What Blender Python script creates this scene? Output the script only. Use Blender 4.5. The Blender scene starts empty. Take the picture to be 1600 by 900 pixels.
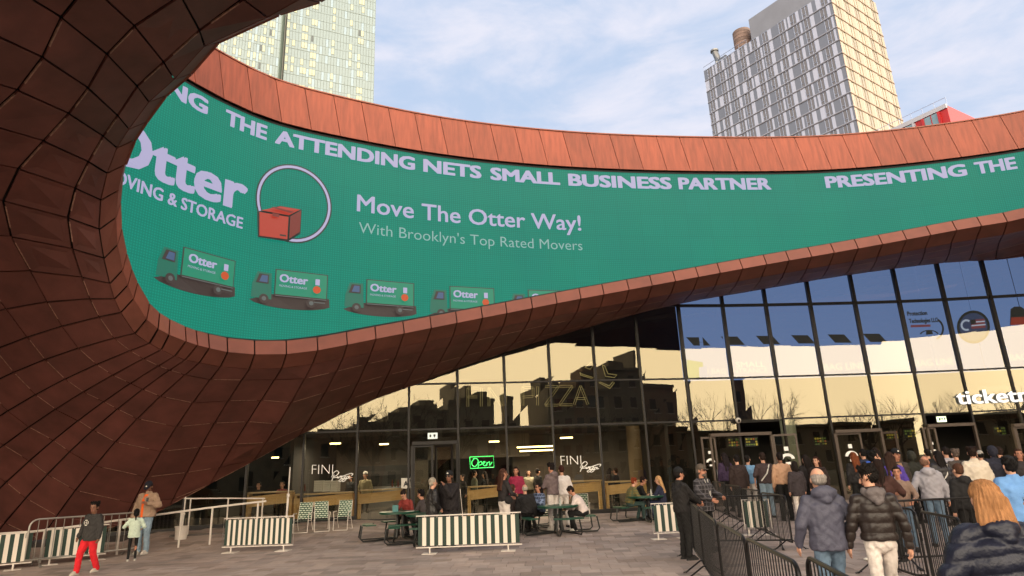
import bpy, bmesh, math, random
import numpy as np
from mathutils import Vector, Matrix, noise
random.seed(7)
rnd = random.Random(11)
SC = bpy.context.scene
COL = SC.collection
# ------------------------------------------------------------------ camera, world, sun, exposure
FPX, PITCH, ROLL, EYE = 1000.0, math.radians(16.0), math.radians(2.27), 1.86
_F = Vector((0, math.cos(PITCH), math.sin(PITCH)))
_R0 = Vector((1, 0, 0)); _U0 = _R0.cross(_F)
_R = math.cos(ROLL)*_R0 - math.sin(ROLL)*_U0
_U = math.sin(ROLL)*_R0 + math.cos(ROLL)*_U0
cam = bpy.data.cameras.new("camera"); camo = bpy.data.objects.new("camera", cam); COL.objects.link(camo)
cam.sensor_width = 36; cam.lens = 36*FPX/1600; cam.clip_end = 3000; cam.clip_start = 0.1
m = Matrix((( _R.x, _U.x, -_F.x, 0), (_R.y, _U.y, -_F.y, 0), (_R.z, _U.z, -_F.z, EYE), (0, 0, 0, 1)))
camo.matrix_world = m
SC.camera = camo
SUN_AZ, SUN_EL = math.radians(118), math.radians(13)      # azimuth from +Y towards +X
w = bpy.data.worlds.new("World"); SC.world = w; w.use_nodes = True
nt = w.node_tree; nt.nodes.clear()
def N(t, **k):
    n = nt.nodes.new(t)
    for a, b in k.items(): setattr(n, a, b)
    return n
def LK(a, b): nt.links.new(a, b)
out = N('ShaderNodeOutputWorld'); bg = N('ShaderNodeBackground'); bg.inputs[1].default_value = 0.1
sky = N('ShaderNodeTexSky', sky_type='NISHITA', sun_disc=False, sun_elevation=SUN_EL, sun_rotation=SUN_AZ, air_density=1.0, dust_density=1.5, ozone_density=1.0)
tc = N('ShaderNodeTexCoord'); sep = N('ShaderNodeSeparateXYZ'); LK(tc.outputs['Generated'], sep.inputs[0])
# thin veil of high cloud: softly streaked, seen against the Nishita blue
mp = N('ShaderNodeMapping'); mp.inputs['Scale'].default_value = (1.5, 1.5, 4.2); LK(tc.outputs['Generated'], mp.inputs[0])
nz = N('ShaderNodeTexNoise'); nz.inputs['Scale'].default_value = 3.4; nz.inputs['Detail'].default_value = 8; nz.inputs['Roughness'].default_value = .58; nz.inputs['Distortion'].default_value = .35; LK(mp.outputs[0], nz.inputs['Vector'])
cr = N('ShaderNodeMapRange'); cr.inputs[1].default_value = .33; cr.inputs[2].default_value = .70; cr.interpolation_type = 'SMOOTHSTEP'; LK(nz.outputs['Fac'], cr.inputs[0])
# the sunset side of the sky (behind the camera): warm and bright near the horizon, all round it
sdir = (math.sin(math.radians(165)), math.cos(math.radians(165)), 0.0)
dot = N('ShaderNodeVectorMath', operation='DOT_PRODUCT'); LK(tc.outputs['Generated'], dot.inputs[0]); dot.inputs[1].default_value = sdir
wr = N('ShaderNodeMapRange'); wr.inputs[1].default_value = -0.15; wr.inputs[2].default_value = 0.75; wr.interpolation_type = 'SMOOTHSTEP'; LK(dot.outputs['Value'], wr.inputs[0])
er = N('ShaderNodeMapRange'); er.inputs[1].default_value = 1.0; er.inputs[2].default_value = 0.22; er.interpolation_type = 'SMOOTHSTEP'; LK(sep.outputs['Z'], er.inputs[0])
wm = N('ShaderNodeMath', operation='MULTIPLY'); LK(wr.outputs[0], wm.inputs[0]); LK(er.outputs[0], wm.inputs[1])
def mixc(fac, a, b, blend='MIX'):
    n = N('ShaderNodeMix', data_type='RGBA', blend_type=blend, clamp_factor=True)
    for s, v in ((0, fac), (6, a), (7, b)):
        if hasattr(v, 'links') or hasattr(v, 'node'): LK(v, n.inputs[s])
        else: n.inputs[s].default_value = v
    return n.outputs[2]
base = mixc(0.86, sky.outputs[0], (3.55, 4.35, 5.75, 1))
cl = mixc(cr.outputs[0], base, (5.0, 5.05, 5.75, 1))
warm = mixc(wm.outputs[0], cl, (48, 40.5, 30.5, 1))
LK(warm, bg.inputs[0]); LK(bg.outputs[0], out.inputs[0])
sl = bpy.data.lights.new("sun", 'SUN'); sl.energy = 2.0; sl.angle = math.radians(0.6); sl.color = (1, .92, .82)
so = bpy.data.objects.new("sun", sl); COL.objects.link(so)
sd = Vector((math.sin(SUN_AZ)*math.cos(SUN_EL), math.cos(SUN_AZ)*math.cos(SUN_EL), math.sin(SUN_EL)))
so.rotation_euler = sd.to_track_quat('Z', 'Y').to_euler()
SC.view_settings.view_transform = 'Standard'; SC.view_settings.look = 'None'; SC.view_settings.exposure = 0.75; SC.view_settings.gamma = 1
SC.view_settings.use_curve_mapping = False
SC.render.engine = 'CYCLES'
cy = SC.cycles; cy.use_denoising = True; cy.max_bounces = 7; cy.diffuse_bounces = 3; cy.glossy_bounces = 3; cy.transparent_max_bounces = 12
cy.transmission_bounces = 3; cy.caustics_reflective = False; cy.caustics_refractive = False; cy.sample_clamp_indirect = 6

# ------------------------------------------------------------------ geometry helpers
def ray(x, y):
    return _F + _R*((x-800)/FPX) + _U*((450-y)/FPX)
def W(x, y, Y):                       # world point on the ray of a photograph pixel at distance Y
    d = ray(x, y); d = d/d.y
    return Vector((d.x*Y, Y, d.z*Y+EYE))
def sstep(a, b, x):
    t = min(max((x-a)/(b-a), 0), 1); return t*t*(3-2*t)
def gz(X, Y):                         # the plaza rises gently towards the entrance
    y = min(max(Y-11, 0), 15)
    z = .0019*y**1.9
    z += .24*sstep(-2.5, -6.5, X)*sstep(18.5, 22.5, Y)
    return z
def G(x, y, h=0.0):                   # ground point (or a level h above it) under a pixel
    d = ray(x, y); d = d/d.y; lo, hi = .5, 90
    for _ in range(50):
        mm = (lo+hi)/2
        if d.z*mm+EYE > gz(d.x*mm, mm)+h: lo = mm
        else: hi = mm
    return Vector((d.x*lo, lo, gz(d.x*lo, lo)))
def lin(h):
    if isinstance(h, str):
        h = h.lstrip('#'); c = [int(h[i:i+2], 16)/255 for i in (0, 2, 4)]
    else: c = list(h)
    return tuple((v/12.92 if v <= .04045 else ((v+.055)/1.055)**2.4) for v in c)+(1,)

_mats = {}
def mat(name, col, rough=.7, metal=0, noise_s=0, noise_a=.15, bump=0, bump_s=40, emit=None, es=1, spec=.5, objrand=0, stretch=None, coat=0):
    if name in _mats: return _mats[name]
    mm = bpy.data.materials.new(name); mm.use_nodes = True; t = mm.node_tree; b = t.nodes['Principled BSDF']
    c = lin(col); b.inputs['Base Color'].default_value = c; b.inputs['Roughness'].default_value = rough; b.inputs['Metallic'].default_value = metal
    b.inputs['Specular IOR Level'].default_value = spec; b.inputs['Coat Weight'].default_value = coat
    L = t.links.new
    tcn = t.nodes.new('ShaderNodeTexCoord'); src = tcn.outputs['Object']
    if stretch:
        mpn = t.nodes.new('ShaderNodeMapping'); mpn.inputs['Scale'].default_value = stretch; L(src, mpn.inputs[0]); src = mpn.outputs[0]
    colout = None
    if noise_s:
        n = t.nodes.new('ShaderNodeTexNoise'); n.inputs['Scale'].default_value = noise_s; n.inputs['Detail'].default_value = 5; L(src, n.inputs['Vector'])
        mr = t.nodes.new('ShaderNodeMapRange'); mr.inputs[1].default_value = .3; mr.inputs[2].default_value = .7; mr.inputs[3].default_value = 1-noise_a; mr.inputs[4].default_value = 1+noise_a; L(n.outputs['Fac'], mr.inputs[0])
        mx = t.nodes.new('ShaderNodeVectorMath'); mx.operation = 'SCALE'; mx.inputs[0].default_value = c[:3]; L(mr.outputs[0], mx.inputs['Scale']); colout = mx.outputs[0]
    if objrand:
        oi = t.nodes.new('ShaderNodeObjectInfo'); mr = t.nodes.new('ShaderNodeMapRange'); mr.inputs[3].default_value = 1-objrand; mr.inputs[4].default_value = 1+objrand; L(oi.outputs['Random'], mr.inputs[0])
        mx = t.nodes.new('ShaderNodeVectorMath'); mx.operation = 'SCALE'
        if colout: L(colout, mx.inputs[0])
        else: mx.inputs[0].default_value = c[:3]
        L(mr.outputs[0], mx.inputs['Scale']); colout = mx.outputs[0]
    if colout: L(colout, b.inputs['Base Color'])
    if bump:
        n = t.nodes.new('ShaderNodeTexNoise'); n.inputs['Scale'].default_value = bump_s; n.inputs['Detail'].default_value = 4; L(src, n.inputs['Vector'])
        bn = t.nodes.new('ShaderNodeBump'); bn.inputs['Strength'].default_value = bump; bn.inputs['Distance'].default_value = .02; L(n.outputs['Fac'], bn.inputs['Height']); L(bn.outputs[0], b.inputs['Normal'])
    if emit:
        b.inputs['Emission Color'].default_value = lin(emit); b.inputs['Emission Strength'].default_value = es
    _mats[name] = mm
    return mm

class MB:                              # collects geometry for ONE mesh
    def __init__(s): s.v = []; s.f = []; s.mi = []; s.k = 0
    def add(s, vs, fs, mi=None):
        o = len(s.v); s.v += [tuple(v) for v in vs]; s.f += [tuple(i+o for i in f) for f in fs]; s.mi += [s.k if mi is None else mi]*len(fs); return s
    def box(s, c, d, rz=0, M=None, mi=None):
        x, y, z = d[0]/2, d[1]/2, d[2]/2
        vs = [Vector((a*x, b*y, e*z)) for a in (-1, 1) for b in (-1, 1) for e in (-1, 1)]
        R = Matrix.Rotation(rz, 3, 'Z')
        vs = [R @ v + Vector(c) for v in vs]
        if M is not None: vs = [M @ v for v in vs]
        return s.add(vs, [(0, 1, 3, 2), (4, 6, 7, 5), (0, 4, 5, 1), (2, 3, 7, 6), (0, 2, 6, 4), (1, 5, 7, 3)], mi)
    def quad(s, a, b, c, d, mi=None): return s.add([a, b, c, d], [(0, 1, 2, 3)], mi)
    def slab(s, q, n, t, mi=None):     # quad q thickened by t along -n
        a = [Vector(p) for p in q]; b = [p-Vector(n)*t for p in a]; k = len(a)
        return s.add(a+b, [tuple(range(k)), tuple(range(2*k-1, k-1, -1))]+[(i, k+i, k+(i+1) % k, (i+1) % k) for i in range(k)], mi)
    def beam(s, a, b, wd, ht, up=(0, 0, 1), mi=None):
        a, b = Vector(a), Vector(b); d = (b-a).normalized(); u = Vector(up); r = d.cross(u)
        if r.length < 1e-4: r = d.cross(Vector((0, 1, 0)))
        r.normalize(); u = r.cross(d)
        vs = []
        for p in (a, b):
            for i, j in ((-1, -1), (1, -1), (1, 1), (-1, 1)): vs.append(p+r*i*wd/2+u*j*ht/2)
        return s.add(vs, [(3, 2, 1, 0), (4, 5, 6, 7), (0, 1, 5, 4), (1, 2, 6, 5), (2, 3, 7, 6), (3, 0, 4, 7)], mi)
    def tube(s, pts, r, n=6, mi=None, closed=False, r2=None):
        P = [Vector(p) for p in pts]; k = len(P); vs = []; up = None
        for i, p in enumerate(P):
            if closed: d = P[(i+1) % k]-P[i-1]
            else: d = P[min(i+1, k-1)]-P[max(i-1, 0)]
            d.normalize()
            if up is None:
                up = Vector((0, 0, 1)) if abs(d.z) < .9 else Vector((1, 0, 0))
            a = d.cross(up)
            if a.length < 1e-4: a = d.orthogonal()
            a.normalize(); b = a.cross(d); up = b
            rr = r if r2 is None else r+(r2-r)*i/(k-1)
            for j in range(n):
                t = 2*math.pi*j/n; vs.append(p+a*math.cos(t)*rr+b*math.sin(t)*rr)
        fs = []
        for i in range(k if closed else k-1):
            i2 = (i+1) % k
            for j in range(n): fs.append((i*n+j, i*n+(j+1) % n, i2*n+(j+1) % n, i2*n+j))
        if not closed: fs += [tuple(range(n-1, -1, -1)), tuple(range((k-1)*n, k*n))]
        return s.add(vs, fs, mi)
    def loft(s, rings, mi=None, cap=True):
        n = len(rings[0]); vs = [v for r in rings for v in r]; fs = []
        for i in range(len(rings)-1):
            for j in range(n): fs.append((i*n+j, i*n+(j+1) % n, (i+1)*n+(j+1) % n, (i+1)*n+j))
        if cap: fs += [tuple(range(n-1, -1, -1)), tuple(range((len(rings)-1)*n, len(rings)*n))]
        return s.add(vs, fs, mi)
    def cyl(s, c, r, h, n=16, r2=None, mi=None):
        r2 = r if r2 is None else r2; c = Vector(c)
        return s.loft([[c+Vector((math.cos(2*math.pi*j/n)*q, math.sin(2*math.pi*j/n)*q, z)) for j in range(n)] for q, z in ((r, 0), (r2, h))], mi)
    def ell(s, c, r, n=12, m=8, M=None, mi=None):
        c = Vector(c); vs = []; fs = []
        if not hasattr(r, '__len__'): r = (r, r, r)
        vs.append(Vector((0, 0, -r[2])))
        for i in range(1, m):
            a = -math.pi/2+math.pi*i/m
            for j in range(n):
                t = 2*math.pi*j/n; vs.append(Vector((math.cos(a)*math.cos(t)*r[0], math.cos(a)*math.sin(t)*r[1], math.sin(a)*r[2])))
        vs.append(Vector((0, 0, r[2])))
        for j in range(n): fs.append((0, 1+(j+1) % n, 1+j))
        for i in range(m-2):
            for j in range(n): a = 1+i*n; fs.append((a+j, a+(j+1) % n, a+n+(j+1) % n, a+n+j))
        a = 1+(m-2)*n
        for j in range(n): fs.append((a+j, a+(j+1) % n, len(vs)-1))
        if M is not None: vs = [M @ v for v in vs]
        return s.add([v+c for v in vs], fs, mi)
    def cap(s, a, b, r1, r2, n=10, mi=None, k=3):  # rounded cone
        a, b = Vector(a), Vector(b); d = b-a; L = d.length
        if L < 1e-5: return s.ell(a, r1, n, 6, mi=mi)
        d.normalize(); u = d.orthogonal().normalized(); w2 = d.cross(u); rings = []
        for p, r, sg in ((a, r1, -1), (b, r2, 1)):
            ang = [math.pi/2*(i+.5)/k for i in range(k)]
            seq = [(math.cos(t), math.sin(t)) for t in ang]
            seq = [(1, 0)]+seq
            if sg < 0: seq = seq[::-1]
            for cc, ss in seq:
                rings.append([p+d*sg*ss*r+(u*math.cos(2*math.pi*j/n)+w2*math.sin(2*math.pi*j/n))*cc*r for j in range(n)])
        return s.loft(rings, mi)
    def mesh(s, name):
        me = bpy.data.meshes.new(name); me.from_pydata(s.v, [], s.f); me.update(); return me
    def build(s, name, mats, parent=None, smooth=False, local=False, kind=None, weld=False):
        me = s.mesh(name)
        mats = mats if isinstance(mats, (list, tuple)) else [mats]
        for mm in mats: me.materials.append(mm)
        if len(mats) > 1: me.polygons.foreach_set('material_index', [min(i, len(mats)-1) for i in s.mi])
        if smooth is not False:
            me.polygons.foreach_set('use_smooth', [True]*len(me.polygons))
            if smooth is not True: me.set_sharp_from_angle(angle=math.radians(smooth))
        bm = bmesh.new(); bm.from_mesh(me)
        if weld: bmesh.ops.remove_doubles(bm, verts=bm.verts, dist=1e-4)
        bmesh.ops.recalc_face_normals(bm, faces=bm.faces); bm.to_mesh(me); bm.free()
        return link(name, me, parent, local, kind)
_pmap = []
def link(name, me, parent=None, local=False, kind=None):
    o = bpy.data.objects.new(name, me); COL.objects.link(o)
    if parent is not None:
        o.parent = parent
        if not local: _pmap.append((o, parent))
    if kind: o['kind'] = kind
    return o
def world_of(o):
    M = Matrix.LocRotScale(o.location, o.rotation_euler, o.scale)
    return (world_of(o.parent) @ o.matrix_parent_inverse @ M) if o.parent else M
def settle():                          # children built in world coordinates keep their place
    for o, p in _pmap: o.matrix_parent_inverse = world_of(p).inverted()
    _pmap.clear()
def thing(name, label, cat, loc=(0, 0, 0), rz=0, group=None):
    o = bpy.data.objects.new(name, None); COL.objects.link(o); o.location = loc; o.rotation_euler = (0, 0, rz); o.empty_display_size = .1
    return tag(o, label, cat, group)
def tag(o, label, cat, group=None):
    o['label'] = label; o['category'] = cat
    if group: o['group'] = group
    return o
def dup(root, loc, rz=0, label=None, group=None, scale=None):
    def cp(o, par):
        c = o.copy(); COL.objects.link(c)
        if par is not None: c.parent = par
        for ch in kids.get(o.name, []): cp(ch, c)
        return c
    kids = {}
    for o in COL.objects:
        if o.parent: kids.setdefault(o.parent.name, []).append(o)
    r = cp(root, None); r.location = loc; r.rotation_euler = (0, 0, rz)
    if scale: r.scale = scale
    if label: r['label'] = label
    if group: r['group'] = group
    return r
def text_geo(s, offset=0.0, extrude=0.0, res=3, space=1.0):
    cu = bpy.data.curves.new('txt', 'FONT'); cu.body = s; cu.offset = offset; cu.extrude = extrude; cu.resolution_u = res; cu.space_character = space
    o = bpy.data.objects.new('txt', cu); COL.objects.link(o)
    me = bpy.data.meshes.new_from_object(o.evaluated_get(bpy.context.evaluated_depsgraph_get()))
    V = [v.co.copy() for v in me.vertices]; F = [tuple(p.vertices) for p in me.polygons]
    bpy.data.objects.remove(o); bpy.data.curves.remove(cu); bpy.data.meshes.remove(me)
    x0 = min(v.x for v in V); x1 = max(v.x for v in V); 
    return V, F, x0, x1
_tcache = {}
def text_unit(s, bold=0.0, space=1.0):     # x in 0..1 over the ink, y in cap heights, third value: copy number
    k = (s, bold, space)
    if k not in _tcache:
        V, F, x0, x1 = text_geo(s, min(bold, 0), space=space)
        H = .729                     # cap height of the built-in face at size 1
        sh = [(0, 0)] if bold <= 0 else [(a*bold, b*bold) for a, b in ((-1, -.6), (1, -.6), (-1, .6), (1, .6), (0, -.6), (0, .6), (-1, 0), (1, 0), (0, 0), (-.5, -.6), (.5, .6))]
        x0 -= max(bold, 0); x1 += max(bold, 0); VV = []; FF = []
        for n, (dx, dy) in enumerate(sh):
            o = len(VV); VV += [((v.x+dx-x0)/(x1-x0), (v.y+dy)/H, n) for v in V]; FF += [tuple(i+o for i in f) for f in F]
        _tcache[k] = (VV, FF)
    return _tcache[k]
def spline(P, closed=False, seg=12):   # centripetal Catmull-Rom through vectors
    P = [Vector(p) for p in P]; k = len(P); out = []
    for i in range(k if closed else k-1):
        p1, p2 = P[i], P[(i+1) % k]
        p0 = P[i-1] if (closed or i > 0) else p1*2-p2
        p3 = P[(i+2) % k] if (closed or i+2 < k) else p2*2-p1
        t0 = 0; t1 = t0+max((p1-p0).length, 1e-6)**.5; t2 = t1+max((p2-p1).length, 1e-6)**.5; t3 = t2+max((p3-p2).length, 1e-6)**.5
        for j in range(seg):
            t = t1+(t2-t1)*j/seg
            A1 = p0*((t1-t)/(t1-t0))+p1*((t-t0)/(t1-t0)); A2 = p1*((t2-t)/(t2-t1))+p2*((t-t1)/(t2-t1)); A3 = p2*((t3-t)/(t3-t2))+p3*((t-t2)/(t3-t2))
            B1 = A1*((t2-t)/(t2-t0))+A2*((t-t0)/(t2-t0)); B2 = A2*((t3-t)/(t3-t1))+A3*((t-t1)/(t3-t1))
            out.append(B1*((t2-t)/(t2-t1))+B2*((t-t1)/(t2-t1)))
    if not closed: out.append(P[-1].copy())
    return out
# ------------------------------------------------------------------ materials of the arena
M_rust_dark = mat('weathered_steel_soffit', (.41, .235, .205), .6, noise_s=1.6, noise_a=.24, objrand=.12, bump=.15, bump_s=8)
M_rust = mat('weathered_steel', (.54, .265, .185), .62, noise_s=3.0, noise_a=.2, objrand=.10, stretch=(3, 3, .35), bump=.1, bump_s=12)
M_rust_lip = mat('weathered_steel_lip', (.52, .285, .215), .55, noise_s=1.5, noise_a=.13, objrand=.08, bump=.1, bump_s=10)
M_edge_lit = mat('panel_edge_highlight', (.62, .47, .40), .5, noise_s=14, noise_a=.4)  # pale flange strips: light catching the panel edges, put into the colour
M_rust_shade = mat('weathered_steel_lip_shaded', (.44, .25, .20), .6, noise_s=1.5, noise_a=.2, objrand=.1)  # lower lip strip: shade of its downward face put into a darker steel
M_black = mat('black_joint', (.07, .055, .055), .8)
M_mull = mat('dark_bronze_mullion', (.13, .115, .11), .45, metal=.3)
M_bronze = mat('bronze_door_frame', (.32, .27, .235), .45, metal=.2)
# facade plan: a shallow arc (measured from the mullions)
FX = [-13.5, -11.2, -9.4, -7.6, -5.8, -4.0, -2.21, -.42, 1.34, 3.13, 4.95, 6.81, 8.73, 10.6, 12.53, 14.48, 16.4, 18.31, 20.16, 22.0, 23.9, 25.8]
FYV = [21.7, 22.4, 22.9, 23.33, 23.72, 24.07, 24.37, 24.64, 24.87, 25.08, 25.36, 25.66, 25.94, 26.12, 26.27, 26.39, 26.46, 26.43, 26.31, 26.15, 25.95, 25.7]
def FY(X): return float(np.interp(X, FX, FYV))
def hitF(px, py, off=0.0):
    d = ray(px, py); d = d/d.y; Y = 25.0
    for _ in range(30): Y = FY(d.x*Y)+off
    return Vector((d.x*Y, Y, d.z*Y+EYE))
def P2(p, Y): return W(p[0], p[1], Y)
# lip of the oculus (visible arc from the photograph, then closed over and behind the frame)
LIPK = [((440, 0), 11.5), ((358, 32), 11.75), ((318, 80), 12.05), ((275, 115), 12.6), ((237, 165), 13.1), ((215, 200), 13.6), ((198, 250), 13.95), ((190, 300), 14.25),
        ((190, 350), 14.45), ((200, 400), 14.75), ((215, 440), 15.15), ((235, 475), 15.6), ((250, 489), 15.85), ((272, 502), 16.1), ((300, 514), 16.5), ((320, 520), 16.8),
        ((362, 529), 17.3), ((430, 533), 17.95), ((480, 529), 18.4), ((520, 523), 18.8), ((560, 515), 19.15), ((620, 504), 19.7), ((700, 489), 20.4), ((780, 474), 20.95),
        ((880, 455), 21.55), ((990, 435), 22.0), ((1100, 415), 22.4), ((1200, 397), 22.65), ((1300, 380), 22.75), ((1400, 362), 22.65), ((1500, 343), 22.4), ((1600, 325), 21.95)]
LIP = [P2(p, Y) for p, Y in LIPK]
ext = [(22.3, 20.0, 9.3+EYE), (24.5, 17.2, 9.9+EYE), (25, 13.5, 10.4+EYE), (22.5, 9.8, 10.9+EYE), (17, 7.3, 11.3+EYE), (10, 6.6, 11.5+EYE), (3.5, 8.0, 11.2+EYE), (-1.2, 10.0, 10.7+EYE)]
LIP += [Vector(v) for v in ext]
def OF(px, py): return hitF(px, py, -.06)
OUT = [(-9, .6, 10.2), (-11, 1.2, 9.6), (-13, 1.8, 8.8), (-15, 2, 7.6), (-17, 4, 6.0), (-18.5, 6, 4.4), (-19.6, 8.5, 2.8), (-20.3, 11, 1.4), (-20.6, 13.5, .4), (-20.5, 16, .1), tuple(G(-330, 852)), tuple(G(-290, 852)), tuple(G(-225, 852)), tuple(G(-150, 852)), tuple(G(-45, 850)), tuple(G(40, 846))]
MID = [None]*len(LIPK)
for i, v in {1: ((262, -60), 8.8), 2: ((150, -52), 8.5), 3: ((0, -60), 8.0), 4: ((0, 48), 8.9), 5: ((0, 139), 10.0), 6: ((0, 221), 11.2), 7: ((0, 292), 12.4), 8: ((0, 358), 13.5), 9: ((0, 430), 14.7), 10: ((0, 541), 16.5), 11: ((0, 594), 17.4),
             12: ((0, 651), 18.3), 13: ((0, 717), 19.4), 14: ((93, 703), 19.3), 15: ((175, 681), 19.0), 16: ((285, 675), 19.7), 17: ((372, 655), 20.5)}.items(): MID[i] = P2(*v)
OUTW = [Vector(o) for o in OUT]
OUTW += [OF(215, 808)+Vector((0, 0, -.1)), OF(305, 768), OF(372, 733), OF(432, 700), OF(497, 664), OF(577, 626), OF(655, 598), OF(735, 568), OF(842, 533), OF(957, 500), OF(1072, 472), OF(1178, 454), OF(1281, 436), OF(1385, 421), OF(1488, 409), OF(1590, 402.5)]
OUTW += [Vector(v) for v in [(27.5, 24.5, 10.6), (32, 20, 10.3), (33.5, 14, 9.9), (30.5, 7, 10.1), (23.5, 2.5, 10.9), (14, 1.2, 11.25), (4, 1.2, 11.3), (-4, .6, 10.9)]]
n0 = len(LIP)
# a second control value: bottom edge of the lip fascia
CEN = Vector((6, 15.5, 0))
def smoothcurve(P, seg=40): return spline(P, closed=True, seg=seg)
NSEG = 40
lipc = smoothcurve(LIP); outc = smoothcurve(OUTW)
MIDW = []
for i in range(n0):
    if i < len(MID) and MID[i] is not None: MIDW.append(MID[i])
    else: MIDW.append(None)
# outward normals in plan along the lip
NL = len(lipc)
nrm = []
for i in range(NL):
    d = lipc[(i+8) % NL]-lipc[i-8]; d.z = 0; d.normalize()
    nn = Vector((-d.y, d.x, 0))
    if nn.dot(lipc[i]-CEN) < 0 and True: nn = -nn
    nrm.append(nn)
nrm2 = []
for i in range(NL):
    a = Vector((0, 0, 0))
    for j in range(-20, 21, 4): a += nrm[(i+j) % NL]
    nrm2.append(a.normalized())
nrm = nrm2
lipA = [lipc[i]-nrm[i]*(-.06+.22*sstep(10, 15, i/40))+Vector((0, 0, -.42)) for i in range(NL)]
lipB = [lipc[i]+nrm[i]*.38+Vector((0, 0, -.74)) for i in range(NL)]
lipKB = [lipB[i*NSEG] for i in range(n0)]
for i in range(n0):
    if MIDW[i] is None:
        a, b = lipKB[i], OUTW[i]; MIDW[i] = (a+b)/2
        if i >= 18: MIDW[i] = MIDW[i]+Vector((0, 0, -.10 if i < 31 else .25))
midc = smoothcurve(MIDW)
def sofcurve(i):                       # polyline from the lip to the outer edge at curve index i
    a, m_, b = lipB[i], midc[i], outc[i]
    la = (m_-a).length; lb = (b-m_).length
    if la < .1 or lb < .1: return [a, m_, b]
    t = la/(la+lb)
    c = (m_-a*(1-t)**2-b*t*t)/(2*t*(1-t))
    return [a*(1-s)**2+c*2*s*(1-s)+b*s*s for s in [k/24 for k in range(25)]]
def atlen(P, s):
    for i in range(len(P)-1):
        L = (P[i+1]-P[i]).length
        if s <= L or i == len(P)-2: return P[i].lerp(P[i+1], min(s/max(L, 1e-6), 1))
        s -= L
def plen(P): return sum((P[i+1]-P[i]).length for i in range(len(P)-1))
# seams around the lip at about 0.86 m, wider where the ring passes over the viewer
cum = [0]
for i in range(NL):
    a, b = (lipc[(i+1) % NL]-lipc[i]).length, (midc[(i+1) % NL]-midc[i]).length
    cum.append(cum[-1]+(.4*a+.6*b if 3 < i/NSEG < 18 else a))
seams = []; s = 0.0
while s < cum[-1]-.5:
    i = int(np.searchsorted(cum, s)); i = min(i, NL-1); seams.append(i)
    k = i/NSEG
    s += (.98 if k < 17 else .90) if 1 < k < 31.5 else 1.5
nS = len(seams)
canopy = thing('canopy', 'rust brown weathered steel canopy ring sweeping down to the plaza around an oval opening', 'canopy', (-14, 20, 0))
def panel(q, gap, gap2, th, name, mt, lst, parent=canopy):
    a, b, c, d = q                     # a-b along the lip at inner edge, d-c at outer edge
    u = ((b-a)+(c-d)); v = ((d-a)+(c-b))
    if u.length < .05 or v.length < .05: return
    lu = u.length/2; lv = v.length/2
    gu = min(gap/max(lu, .05), .3); gv = min(gap2/max(lv, .05), .3)
    def P(s, t): return a*(1-s)*(1-t)+b*s*(1-t)+c*s*t+d*(1-s)*t
    Q = [P(gu, gv), P(1-gu, gv), P(1-gu, 1-gv), P(gu, 1-gv)]
    n = u.cross(v).normalized(); lst.append((Q, n, th, name, mt))
pan = []; lipP = []; parP = []
ROW0, ROW = .68, 1.22
curves = [sofcurve(i) for i in seams]; lens = [plen(c) for c in curves]
camP = Vector((0, 0, EYE))
for k in range(nS):
    i, j = seams[k], seams[(k+1) % nS]; ca, cb = curves[k], curves[(k+1) % nS]; la, lb = lens[k], lens[(k+1) % nS]
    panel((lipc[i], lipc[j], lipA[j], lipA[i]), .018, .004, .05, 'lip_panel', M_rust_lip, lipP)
    panel((lipA[i], lipA[j], lipB[j], lipB[i]), .022, .006, .05, 'lip_panel', M_rust_shade, lipP)
    s0 = 0; r = 0
    while s0 < max(la, lb)-.05:
        s1 = ROW0 if r == 0 else s0+ROW
        q = (atlen(ca, min(s0, la)), atlen(cb, min(s0, lb)), atlen(cb, min(s1, lb)), atlen(ca, min(s1, la)))
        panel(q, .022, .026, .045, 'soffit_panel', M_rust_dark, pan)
        s0 = s1; r += 1
        if r > 30: break
def inview(p, mx=40):
    d = p-camP; z = d.dot(_F)
    if z < .5: return None
    x = 800+FPX*d.dot(_R)/z; y = 450-FPX*d.dot(_U)/z
    return (x, y) if -mx < x < 1600+mx and -mx < y < 900+mx else None
def emit_panels(lst, limit, kind_name):
    vis = []; rest = []
    for t in lst:
        Q, n, th, name, mt = t; c = (Q[0]+Q[1]+Q[2]+Q[3])/4
        if n.dot(camP-c) < 0 and name != 'parapet_panel': n = -n
        pr = inview(c); size = ((Q[1]-Q[0]).cross(Q[3]-Q[0])).length/(c-camP).length_squared
        (vis if pr else rest).append((size, Q, n, th, name, mt))
    vis.sort(key=lambda t: -t[0]); keep = vis[:limit]; rest += vis[limit:]
    for sz, Q, n, th, name, mt in keep:
        m_ = MB(); m_.slab([Q[0], Q[1], Q[2]+n*.018, Q[3]+n*.018] if name == 'soffit_panel' else Q, n, th)
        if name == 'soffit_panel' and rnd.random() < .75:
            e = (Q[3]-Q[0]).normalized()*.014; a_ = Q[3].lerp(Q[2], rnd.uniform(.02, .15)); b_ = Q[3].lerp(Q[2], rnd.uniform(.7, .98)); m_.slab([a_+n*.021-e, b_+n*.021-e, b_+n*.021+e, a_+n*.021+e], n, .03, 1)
        m_.build(name, [mt, M_edge_lit], canopy)
    if rest:
        m_ = MB()
        for sz, Q, n, th, name, mt in rest: m_.slab(Q, n, th)
        m_.build(kind_name, rest[0][5], canopy, kind='stuff')
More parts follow.
